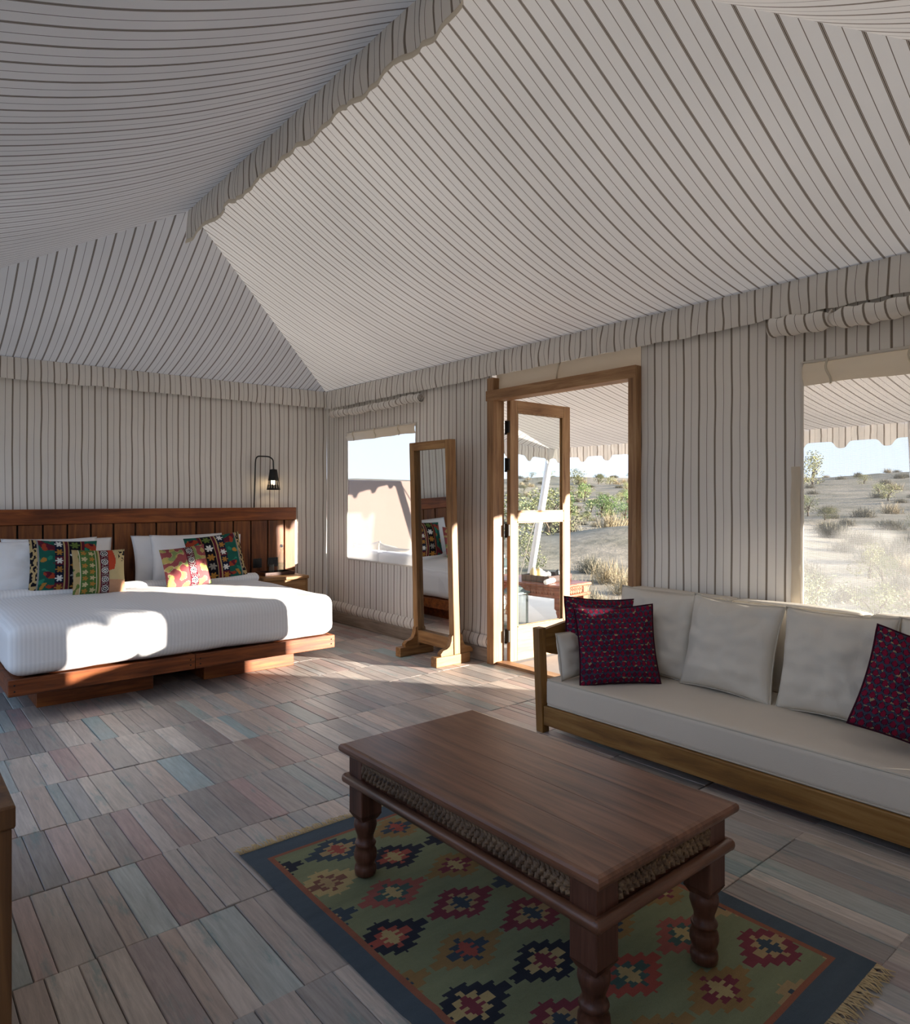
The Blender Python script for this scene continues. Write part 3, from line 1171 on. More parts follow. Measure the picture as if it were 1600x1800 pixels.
def door_leaf(hy, sgn, swing=0.0):
    """leaf opened square to the wall; hy = y of the hinge, sgn = side of the leaf body"""
    W_, H_, T_ = 0.70, 2.03, 0.04
    leaf = empty('door_leaf', (0.075, hy, 0.012))
    leaf.parent = door
    leaf.rotation_euler = (0, 0, swing)
    y0, y1 = (0, T_) if sgn > 0 else (-T_, 0)
    st, rt, rm, rb = 0.078, 0.085, 0.075, 0.26
    zm = 1.085
    for (a, b) in ((0, st), (W_ - st, W_)):
        MB().rbox((a, y0, 0), (b, y1, H_), 0.004).build('stile', M['door_z'], leaf)
    for (a, b, nm) in ((0, rb, 'bottom_panel'), (zm, zm + rm, 'middle_rail'), (H_ - rt, H_, 'top_rail')):
        MB().rbox((st, y0 + .001, a), (W_ - st, y1 - .001, b), 0.003).build(nm, M['door_x'], leaf)
    ym = (y0 + y1) / 2
    for (a, b) in ((rb, zm), (zm + rm, H_ - rt)):
        MB().box((st, ym - 0.002, a), (W_ - st, ym + 0.002, b)).build('glass_pane', M['glass'], leaf)
        mb = MB()     # glazing beads
        for yy in (y0 + 0.006, y1 - 0.006):
            mb.rbox((st, yy - .005, a), (st + .012, yy + .005, b), .002)
            mb.rbox((W_ - st - .012, yy - .005, a), (W_ - st, yy + .005, b), .002)
            mb.rbox((st, yy - .005, a), (W_ - st, yy + .005, a + .012), .002)
            mb.rbox((st, yy - .005, b - .012), (W_ - st, yy + .005, b), .002)
        mb.build('glazing_bead', M['door_z'], leaf)
    for z in (0.20, 1.02, 1.53, 1.82):
        mb = MB()
        mb.lathe([(0.009, -0.05), (0.009, 0.05)], 10, (-0.010, (y0 if sgn > 0 else y1), z))
        mb.rbox((-0.014, ym - .016, z - .045), (0.004, ym + .016, z + .045), 0.002)
        mb.lathe([(0.005, -0.06), (0.011, -0.055), (0.011, -0.05)], 10, (-0.010, (y0 if sgn > 0 else y1), z))
        mb.build('hinge', M['iron'], leaf)
    return leaf


door_leaf(DY1 - DY0 - JW - 0.012, -1)
door_leaf(0.004, 1, -1.50)

# ------------------------------------------------------------------ bed
BX0, BX1, BY0, BY1 = 0.56, 2.66, 4.60, 6.40
BXM = (BX0 + BX1) / 2


def bed_base(x0, x1, label, px0, px1, py0):
    root = empty('platform_bed', ((x0 + x1) / 2, BY0, 0))
    cx = (x0 + x1) / 2
    hw = (x1 - x0) / 2 - 0.002
    zb, zt, L_ = 0.15, 0.245, BY1 - BY0
    MB().rbox((-hw, 0, zb), (hw, 0.028, zt), 0.004).build('foot_board', M['bed_wood_x'], root)
    MB().rbox((-hw, 0.0285, zb), (-hw + 0.028, L_, zt), 0.004).build('side_board', M['bed_wood_x'], root)
    MB().rbox((hw - 0.028, 0.0285, zb), (hw, L_, zt), 0.004).build('side_board', M['bed_wood_x'], root)
    MB().rbox((-hw + 0.03, 0.03, zt - 0.05), (hw - 0.03, L_, zt - 0.005), 0.004).build('deck', M['bed_wood_x'], root)
    mb = MB().rbox((px0 - cx, py0 - BY0, 0.0), (px1 - cx, py0 - BY0 + 0.03, zb + 0.02), 0.003)
    pl = mb.build('plinth', M['bed_wood_x'], root)
    for xx in (px0 - cx, px1 - cx - 0.03):
        MB().rbox((xx, py0 - BY0 + 0.0305, 0.0), (xx + 0.03, L_ - 0.05, zb + 0.02), 0.003).build('plinth_side', M['bed_wood_x'], pl)
    for sx in (-1, 1):
        for zz in (zb + 0.03, zt - 0.03):
            MB().lathe([(0.005, 0), (0.005, 0.0015)], 8, M=Matrix.Translation((sx * (hw - 0.03), -0.0012, zz)) @ Matrix.Rotation(pi / 2, 4, 'X')).build('screw', M['iron'], root)
    tag(root, label, 'bed')


bed_base(BX0, BXM, 'low wooden platform bed standing away from the nightstand with carafe', 0.74, 1.42, 4.86)
bed_base(BXM, BX1, 'low wooden platform bed beside the nightstand with carafe', 1.76, 2.45, 4.86)

# mattress under one fitted white cover
root = empty('mattress', (BXM, (BY0 + BY1) / 2, 0.248))
hx, hy, hz = (BX1 - BX0) / 2 - 0.0, (BY1 - BY0) / 2 + 0.005, 0.15
vs, fs = softbox(hx, hy, hz, 0.075, (0.004, 0.012, 0.018), 26, 0.010, 2.0, 3.5)
vs2 = []
for v in vs:
    z = max(0.0, v.z + hz)
    k = max(0.0, 1 - z / 0.05)
    vs2.append((v.x * (1 - 0.012 * k), v.y * (1 - 0.012 * k), z))
MB().add(vs2, fs, smooth=True).build('fitted_cover', M['sheet'], root)
mb = MB()   # rolled turn-back of the cover at the pillows
mb.grid(60, 12, lambda a, b: (-hx * 0.97 + 2 * hx * 0.97 * a, 0.475 + 0.085 * cos(2 * pi * b) + 0.012 * nz(a * 8, 1.0),
                             0.318 + (0.040 + 0.006 * nz(a * 9, 3.0)) * sin(2 * pi * b)))
mb.build('turned_back_edge', M['sheet'], root)
tag(root, 'wide mattress in a white satin-striped cover across both platform beds', 'mattress')
ZM = 0.245 + 2 * hz + 0.012

# headboard
HBX0, HBX1, HBZ = -0.07, 3.27, 1.19
root = empty('headboard', ((HBX0 + HBX1) / 2, YB - 0.06, 0))
cx = (HBX0 + HBX1) / 2
MB().rbox((HBX0 - cx, 0.012, 0.02), (HBX1 - cx, 0.032, HBZ - 0.01), 0.002).build('backing_panel', M['floor_dark'], root)
MB().rbox((HBX0 - cx, -0.028, HBZ - 0.125), (HBX1 - cx, 0.034, HBZ), 0.004).build('top_rail', M['bed_wood_x'], root)
gaps = [HBX0] + sorted(0.85 + 0.1765 * k for k in range(-5, 14)) + [HBX1]
for a, b in zip(gaps[:-1], gaps[1:]):
    if b - a < 0.03:
        continue
    MB().rbox((a - cx + 0.007, -0.016 + rng.uniform(-.002, .002), 0.02), (b - cx - 0.007, 0.010, HBZ - 0.127), 0.003).build('board', M['bed_wood_z'], root)
tag(root, 'long wooden headboard of upright boards under a top rail', 'headboard')
YH = YB - 0.076    # face of the boards


def switch(x, z, w, label):
    r = empty('switch_plate', (x, YH - 0.001, z))
    MB().rbox((-w / 2, -0.010, -0.045), (w / 2, 0.0, 0.045), 0.003).build('plate', M['switch'], r)
    n = 1 if w < 0.1 else 2
    for k in range(n):
        MB().rbox((-w / 2 + 0.014 + k * (w - .02) / n, -0.0145, -0.026), (-w / 2 + 0.014 + k * (w - .02) / n + (w - .028) / n - .004, -0.0095, 0.026), 0.002).build('rocker', M['switch'], r)
    tag(r, label, 'switch')


switch(2.855, 0.645, 0.088, 'square black switch on the headboard between bed and tray')
switch(3.015, 0.648, 0.11, 'wider black switch on the headboard behind the carafe')

# bedside lamp on top of the headboard
root = empty('bedside_lamp', (2.835, YB - 0.05, HBZ))
pts = [(0, 0, 0), (0.004, -.004, .20), (0.010, -.008, .44)]
for k in range(7):
    a = pi - k / 6 * pi / 2
    pts.append((0.050 + 0.038 * cos(a), -0.01, 0.465 + 0.042 * sin(a)))
for k in range(7):
    a = pi / 2 - k / 6 * pi / 2
    pts.append((0.125 + 0.042 * cos(a), -0.012 - 0.01 * k, 0.465 + 0.042 * sin(a)))
pts.append((0.168, -0.075, 0.38))
MB().tube(pts, 0.0065, 8).build('arm', M['black_metal'], root)
mb = MB()     # shade: cone with drop-shaped cut-outs in the lower half
n_, slots = 60, 15
sc = Vector((0.168, -0.075, 0.0))
zt_, zb_, rt_, rb_ = 0.375, 0.175, 0.036, 0.066
rows = 24
vs = []
for j in range(rows + 1):
    f = j / rows
    for k in range(n_):
        a = 2 * pi * k / n_
        r = rt_ + (rb_ - rt_) * f
        vs.append((sc.x + r * cos(a), sc.y + r * sin(a), zt_ + (zb_ - zt_) * f))
fs = []
for j in range(rows):
    f = (j + .5) / rows
    for k in range(n_):
        if 0.56 < f < 0.90 and (k % 4) in ((1, 2) if f < 0.76 else (1,)):
            continue
        k2 = (k + 1) % n_
        fs.append((j * n_ + k, j * n_ + k2, (j + 1) * n_ + k2, (j + 1) * n_ + k))
mb.add(vs, fs, smooth=True)
mb.lathe([(0.006, 0.382), (0.036, 0.376), (0.036, 0.372)], 24, sc)
mb.build('shade', M['black_metal'], root)
MB().lathe([(0.010, 0.31), (0.012, 0.29), (0.022, 0.262), (0.024, 0.25), (0.017, 0.232), (0.004, 0.226)], 14, sc).build('bulb', M['bulb'], root)
tag(root, 'black gooseneck bedside lamp with a lit pierced conical shade', 'lamp')

# nightstand with tray, carafe and tumbler
NX0, NX1, NY0, NY1, NZ = 2.70, 3.14, 5.94, YH - 0.01, 0.55
root = empty('nightstand', ((NX0 + NX1) / 2, NY0, 0))
w2, dp = (NX1 - NX0) / 2, NY1 - NY0
MB().rbox((-w2 - .008, -.010, NZ - 0.03), (w2 + .008, dp, NZ), 0.004).build('top', M['teak_x'], root)
MB().rbox((-w2, 0.0, 0.04), (-w2 + .02, dp, NZ - .031), 0.003).build('side', M['teak_z'], root)
MB().rbox((w2 - .02, 0.0, 0.04), (w2, dp, NZ - .031), 0.003).build('side', M['teak_z'], root)
MB().rbox((-w2 + .021, dp - .015, 0.04), (w2 - .021, dp, NZ - .031), 0.003).build('back', M['teak_z'], root)
MB().rbox((-w2 + .021, 0.01, 0.20), (w2 - .021, dp - .016, .22), 0.003).build('shelf', M['teak_x'], root)
dr = MB().rbox((-w2 + .023, -0.002, NZ - .17), (w2 - .023, 0.02, NZ - .034), 0.003).build('drawer_front', M['teak_x'], root)
MB().lathe([(0.006, 0), (0.006, 0.014), (0.013, 0.018), (0.013, 0.024), (0.004, 0.028)], 12,
           M=Matrix.Translation((0, -0.002, NZ - .10)) @ Matrix.Rotation(pi / 2, 4, 'X')).build('knob', M['iron'], dr)
for sx in (-1, 1):
    for yy in (0.0, dp - .03):
        MB().rbox((sx * (w2 - .015) - .015, yy, 0), (sx * (w2 - .015) + .015, yy + .03, 0.04), 0.003).build('foot', M['teak_z'], root)
tag(root, 'small wooden nightstand beside the bed', 'nightstand')

root = empty('serving_tray', (2.93, 6.20, NZ + 0.001))
MB().rbox((-.155, -.10, 0), (.155, .10, .008), .002).build('base', M['tray'], root)
for (a, b) in (((-.155, -.10), (.155, -.092)), ((-.155, .092), (.155, .10)), ((-.155, -.0915), (-.147, .0915)), ((.147, -.0915), (.155, .0915))):
    MB().rbox((*a, .0082), (*b, .03), .002).build('rim', M['tray'], root)
tag(root, 'dark wooden tray on the nightstand under carafe and tumbler', 'tray')

root = empty('water_carafe', (2.995, 6.20, NZ + 0.010))
MB().lathe([(0.033, 0), (0.037, 0.006), (0.037, 0.125), (0.034, 0.15), (0.020, 0.185), (0.0135, 0.205), (0.0135, 0.235), (0.016, 0.238), (0.016, 0.246), (0.010, 0.248)], 20).build('body', M['bottle'], root)
MB().lathe([(0.0335, 0.004), (0.0335, 0.10), (0.002, 0.101)], 20).build('water', M['bottle'], root)
MB().lathe([(0.010, 0.248), (0.013, 0.252), (0.014, 0.262), (0.010, 0.272), (0.002, 0.275)], 14).build('stopper', M['stopper'], root)
mb = MB().tube([(0.015, 0, .225), (0.022, 0, .24), (0.018, 0, .268), (0, 0, .282), (-.018, 0, .268), (-.022, 0, .24), (-.015, 0, .225)], 0.0016, 5)
mb.build('wire_clip', M['stopper'], root)
tag(root, 'clear swing-stopper water carafe on the bedside tray', 'carafe')
root = empty('tumbler', (2.875, 6.18, NZ + 0.010))
MB().lathe([(0.036, 0.0), (0.036, 0.003), (0.030, 0.088), (0.029, 0.092), (0.004, 0.092), (0.0, 0.086), (0.026, 0.084), (0.033, 0.004)], 20, caps=False).build('glass_wall', M['bottle'], root)
tag(root, 'upturned clear glass tumbler on the bedside tray', 'glass')

# ------------------------------------------------------------------ pillows on the bed
def put_pillow(name, me, loc, lean, rz, roll, mat, rim=None, rim_mat=None, rim_r=0.006):
    root = empty(name, loc)
    root.rotation_mode = 'XYZ'
    Rm = Matrix.Rotation(rz, 4, 'Z') @ Matrix.Rotation(lean, 4, 'X') @ Matrix.Rotation(roll, 4, 'Y')
    root.rotation_euler = Rm.to_euler()
    link('cover', me, mat, root)
    if rim:
        MB().tube(rim, rim_r, 6, closed=True).build('piping', rim_mat or mat, root)
    return root


wp = [pillow_mesh(0.80, 0.43, 0.145, s, 30, pinch=0.045, wr=0.018) for s in (1.0, 4.0)]
for i, (x, y, rz, roll, label) in enumerate((
        (1.12, 6.235, 0.03, 0.02, 'white bed pillow behind the dark embroidered cushion, against the headboard'),
        (0.99, 6.08, 0.04, -0.02, 'white bed pillow right beside the embroidered cushion that stands behind the green one'),
        (2.07, 6.235, 0.00, 0.0, 'white bed pillow against the headboard, behind the rose leaf-print cushion'),
        (2.17, 6.08, -0.03, 0.02, 'white bed pillow directly behind the rose leaf-print cushion'))):
    tag(put_pillow('bed_pillow', wp[i % 2], (x, y, ZM - 0.01), -0.30, rz, roll, M['white_linen']), label, 'pillow', 'white bed pillows')

C_ = {k: S(v) for k, v in dict(black='#17141c', teal='#1f5a4e', green='#3f7a45', olive='#5d6f36', gold='#a87a38', rust='#9a3f2a', maroon='#5c1f2e',
                                cream='#d8cfb4', grey='#8b8a86', tan='#b39a6c', rose='#8e4a4c', orange='#b8472e', navy='#1b2036', leaf='#7d8c58', white='#dcdcd8',
                                sand='#bfae83', pink='#b3445c').items()}


def star(u, v, cu, cv, R, n=8):
    dx, dy = u - cu, v - cv
    r = sqrt(dx * dx + dy * dy)
    a = math.atan2(dy, dx)
    return r < R * (0.45 + 0.55 * abs(cos(a * n / 2)))


def big_embroidered(flip):
    def col(u, v):
        if flip: u = 1 - u
        s = nz(u * 9, v * 9, 3.0)
        if u < 0.09:
            return C_['tan'] if nz(u * 30, v * 16, 1) > -0.05 else C_['black']
        if u < 0.125: return C_['grey'] if u < 0.115 else C_['black']
        if u < 0.34 or u > 0.80:
            if nz(u * 3 + v * 5.5, v * 3 - u * 4, 7) > 0.22: return C_['rust'] if s > 0 else C_['maroon']
            if nz(u * 8, v * 8, 12) > 0.28: return C_['gold']
            return C_['teal'] if s > -0.25 else S('#2d7d66')
        if u < 0.48:
            vv = (v * 6) % 1.0
            cu = 0.41
            if star(u, vv / 6, cu, 0.5 / 6, 0.062, 6): return C_['white'] if int(v * 6) % 2 else C_['gold']
            return C_['navy'] if int(v * 6) % 3 else C_['maroon']
        if u < 0.56:
            return C_['maroon'] if 0.495 < u < 0.545 else C_['tan']
        if u < 0.74:
            vv = (v * 5) % 1.0
            if star(u, vv / 5, 0.65, 0.5 / 5, 0.078, 6): return (C_['gold'], C_['grey'], C_['gold'], C_['white'], C_['olive'])[int(v * 5) % 5]
            return C_['black'] if s > -0.3 else C_['navy']
        return C_['gold'] if u < 0.755 else C_['maroon']
    return col


def ring_band(u, v, c, hw, n=5):
    if abs(u - c) > hw: return None
    if abs(u - c) > hw * 0.80: return C_['maroon']
    vv = ((v * n) % 1.0 - .5) / n
    r = sqrt((u - c) ** 2 + vv * vv)
    if r < 0.018: return C_['black']
    if r < 0.034: return C_['white']
    if r < 0.052: return C_['black']
    if r < 0.066: return C_['white']
    return C_['maroon'] if nz(u * 40, v * 40) > -0.1 else C_['grey']


def green_floral(u, v):
    b = ring_band(u, v, 0.575, 0.082)
    if b: return b
    if u < 0.11: return C_['tan'] if nz(u * 12, v * 8, 2) > -0.2 else C_['olive']
    if u < 0.48:
        if 0.11 < u < 0.125 or 0.40 < u < 0.415: return C_['cream']
        if u > 0.42: return C_['tan'] if u > 0.45 else C_['olive']
        gu, gv = (u - 0.125) / 0.14, v / 0.14
        iu, iv = floor(gu), floor(gv)
        if star(gu - iu, gv - iv, 0.5, 0.5 + 0.2 * nz(iu * 3.3, iv * 2.1), 0.40, 5): return C_['sand'] if (iu + iv) % 2 else C_['gold']
        return S('#4c6a36')
    if 0.66 < u < 0.80 and v > 0.50 + 0.3 * (u - .66): 
        if u < 0.665 + 0.13 * (1.1 - abs(v - 0.72) * 1.6): return C_['orange']
    if u > 0.86 and v > 0.72 and nz(u * 26, v * 20, 4) > 0.12: return C_['black']
    return C_['sand'] if v > 0.3 else S('#b98e70')


def rose_leaf(u, v):
    b = ring_band(u, v, 0.60, 0.095, 4)
    if b: return b
    q = nz(u * 6.5 + 2, v * 6.5, 6.0)
    if q > 0.10: return C_['leaf'] if nz(u * 6, v * 6, 2) > 0.05 else S('#a99a5c')
    if q > 0.06: return C_['sand']
    return C_['rose']


def emb(name, w, h, colfn, x, y, z, lean, rz, roll, label, th=0.15, seed=0.0):
    r = put_pillow(name, pillow_mesh(w, h, th, seed, 84, colfn, 0.05, 0.008), (x, y, z), lean, rz, roll, M['print'])
    tag(r, label, 'cushion')


emb('embroidered_cushion', 0.47, 0.42, big_embroidered(False), 1.08, 5.93, ZM - 0.005, -0.28, 0.02, 0.06, 'dark teal and black flower-embroidered cushion, partly behind the green floral cushion', 0.14, 1.0)
emb('embroidered_cushion', 0.50, 0.42, big_embroidered(True), 2.30, 5.93, ZM + 0.0, -0.30, 0.0, -0.10, 'dark teal and black flower-embroidered cushion, partly behind the rose leaf-print cushion', 0.14, 5.0)
emb('printed_cushion', 0.37, 0.35, green_floral, 1.285, 5.72, ZM - 0.008, -0.26, 0.0, 0.03, 'green floral cushion with an orange patch and a band of rings', 0.13, 2.0)
emb('printed_cushion', 0.37, 0.345, rose_leaf, 1.965, 5.74, ZM - 0.008, -0.30, 0.0, -0.10, 'rose cushion with green leaf print and a band of rings', 0.13, 8.0)

# ------------------------------------------------------------------ standing mirror
MY0, MY1, MXB = 4.075, 4.60, 3.435
root = empty('standing_mirror', (MXB, (MY0 + MY1) / 2, 0))
hw = (MY1 - MY0) / 2
tilt = Matrix.Rotation(-0.030, 4, 'Y')     # top leans a little into the room
Z0, Z1 = 0.075, 1.735
D0, D1 = -0.03, 0.03
for s in (-1, 1):
    MB().rbox((D0, s * (hw - .03) - .03, Z0), (D1, s * (hw - .03) + .03, Z1), 0.004, tilt).build('upright', M['teak_z'], root)
MB().rbox((D0, -hw + .0605, Z1 - .065), (D1, hw - .0605, Z1), 0.004, tilt).build('top_rail', M['teak_y'], root)
MB().rbox((D0, -hw + .0605, 0.10), (D1, hw - .0605, 0.20), 0.004, tilt).build('bottom_rail', M['teak_y'], root)
MB().box((0.004, -hw + .0605, 0.201), (0.008, hw - .0605, Z1 - .066), tilt).build('looking_glass', M['mirror'], root)
MB().rbox((0.010, -hw + .0605, 0.201), (0.022, hw - .0605, Z1 - .066), 0.002, tilt).build('back_board', M['teak_z'], root)
for s in (-1, 1):
    yc = s * (hw - .03)
    fr = MB().rbox((-0.215, yc - .035, 0), (0.125, yc + .035, 0.075), 0.006).build('foot', M['teak_x'], root)
    for (dx, sg) in ((-0.031, -1), (0.034, 1)):
        prof = [(0, 0.0751), (0.125, 0.0751), (0.128, 0.095), (0.105, 0.118), (0.068, 0.125), (0.040, 0.142), (0.026, 0.175), (0.020, 0.215), (0.004, 0.232), (0, 0.232)]
        n2 = len(prof)
        pts = [(dx + sg * a, b) for a, b in prof]
        if sg < 0: pts = pts[::-1]
        MM = Matrix(((1, 0, 0, 0), (0, 0, -1, yc), (0, 1, 0, 0), (0, 0, 0, 1)))
        MB().prism(pts, MM, -0.022, 0.022).build('bracket', M['teak_x'], fr)
tag(root, 'tall free-standing mirror in a light wooden frame on scrolled feet', 'mirror')

# ------------------------------------------------------------------ kilim rug
RX0, RX1, RY0, RY1 = 0.985, 2.09, 0.70, 2.375
RC = {k: S(v) for k, v in dict(green='#7d8460', navy='#2b303c', border='#4b5a66', rust='#8a5340', line='#94583f', yellow='#b09a62', pink='#9c5348', brown='#7d5142',
                                teal='#44605a', maroon='#7d3340', red='#a2483a', ochre='#8f713f', tan='#a58a5c', slate='#3c4a56').items()}
COMBOS = [('navy', 'red', 'yellow'), ('yellow', 'brown', 'tan'), ('pink', 'teal', 'yellow'), ('maroon', 'tan', 'slate'), ('ochre', 'slate', 'red'),
          ('navy', 'yellow', 'maroon'), ('slate', 'red', 'yellow'), ('tan', 'slate', 'yellow'), ('red', 'teal', 'yellow'), ('ochre', 'maroon', 'yellow'), ('slate', 'tan', 'red')]
PICK = {}
_r = random.Random(21)
LX, LY = 0.265, 0.18


def rug_col(a, b):
    x, y = RX0 + (RX1 - RX0) * a, RY0 + (RY1 - RY0) * b
    ex = min(x - RX0, RX1 - x)
    ey = min(y - RY0, RY1 - y)
    jit = 1 + 0.14 * nz(x * 3, y * 30, 1.0) + 0.06 * nz(x * 60, y * 120, 3)
    def C(n):
        c = RC[n]
        g = (c[0] + c[1] + c[2]) / 3
        return tuple((g + (v - g) * 0.82) * jit for v in c)
    if ex < 0.062 or ey < 0.085: return C('border')
    if ex < 0.084 or ey < 0.104: return C('line')
    j0 = round((y - 1.646) / LY)
    for j in (j0 - 1, j0, j0 + 1):
        xo = 1.14 if j % 2 == 0 else 1.272
        i = round((x - xo) / LX)
        yo = RY0 + RCELL * (2 * round((1.646 + j * LY - RY0) / (2 * RCELL)) + 1)
        dx, dy = abs(x - xo - i * LX), abs(y - yo)
        r = int(floor((dy + RCELL) / (2 * RCELL)))
        q = dx + (0.0 if r % 2 else 0.019)
        h0 = 0.142 - 0.0150 * r
        if r > 8 or q > h0: continue
        if (i, j) not in PICK:
            PICK[(i, j)] = COMBOS[(i * 5 + j * 3 + (j * j) % 4) % len(COMBOS)]
        cb = {(0, 0): COMBOS[0], (0, 2): COMBOS[1], (1, 2): COMBOS[0], (0, 1): COMBOS[2], (1, 0): COMBOS[3], (0, -1): COMBOS[4], (1, -2): COMBOS[5]}.get((i, j), PICK[(i, j)])
        if q > h0 - 0.058: return C(cb[0])
        if r < 4 and dx < (0.014, 0.034, 0.016, 0.010)[r]: return C(cb[2])
        return C(cb[1])
    return C('green')


RCELL = (RY1 - RY0) / 330
rug = empty('kilim_rug', ((RX0 + RX1) / 2, (RY0 + RY1) / 2, 0))
ox, oy = rug.location.x, rug.location.y
def rug_z(x, y):
    return 0.0055 + 0.0022 * nz(x * 3.0, y * 3.0, 2.0) + 0.003 * exp(-((y - 1.37 - 0.03 * sin(x * 4)) / 0.02) ** 2)
mb = MB()
mb.grid(170, 330, lambda a, b: (RX0 + (RX1 - RX0) * a - ox + 0.004 * nz(b * 5, 7.0), RY0 + (RY1 - RY0) * b - oy + 0.004 * nz(a * 4, 5.0), rug_z(RX0 + (RX1 - RX0) * a, RY0 + (RY1 - RY0) * b)), None, True, rug_col)
mb.build('weave', M['kilim'], rug)
MB().box((RX0 - ox + .004, RY0 - oy + .004, 0.0016), (RX1 - ox - .004, RY1 - oy - .004, 0.0030)).build('backing', M['fringe'], rug)
for (ye, sg) in ((RY1, 1), (RY0, -1)):
    mb = MB()
    x = RX0 + 0.004
    while x < RX1 - 0.004:
        ln = rng.uniform(0.03, 0.052)
        a = rng.uniform(-0.5, 0.5) * (1 if sg > 0 else 1.6)
        p0 = Vector((x - ox, ye - oy - sg * 0.004, 0.006))
        p1 = p0 + Vector((a * ln * .5 + rng.uniform(-.003, .003), sg * ln * .55, rng.uniform(0.0, 0.006)))
        p2 = p0 + Vector((a * ln, sg * ln, -0.002 + rng.uniform(0, .002)))
        mb.tube([p0, p1, p2], [0.0026, 0.0022, 0.0012], 4)
        x += rng.uniform(0.0035, 0.006)
    o = mb.build('fringe', M['fringe'], rug)
    tag(o, kind='stuff')
tag(rug, 'green kilim rug with stepped diamonds, dark blue border and fringed ends', 'rug')

# ------------------------------------------------------------------ carved coffee table
TX0, TX1, TY0, TY1, TZ = 1.195, 1.80, 0.945, 2.045, 0.445


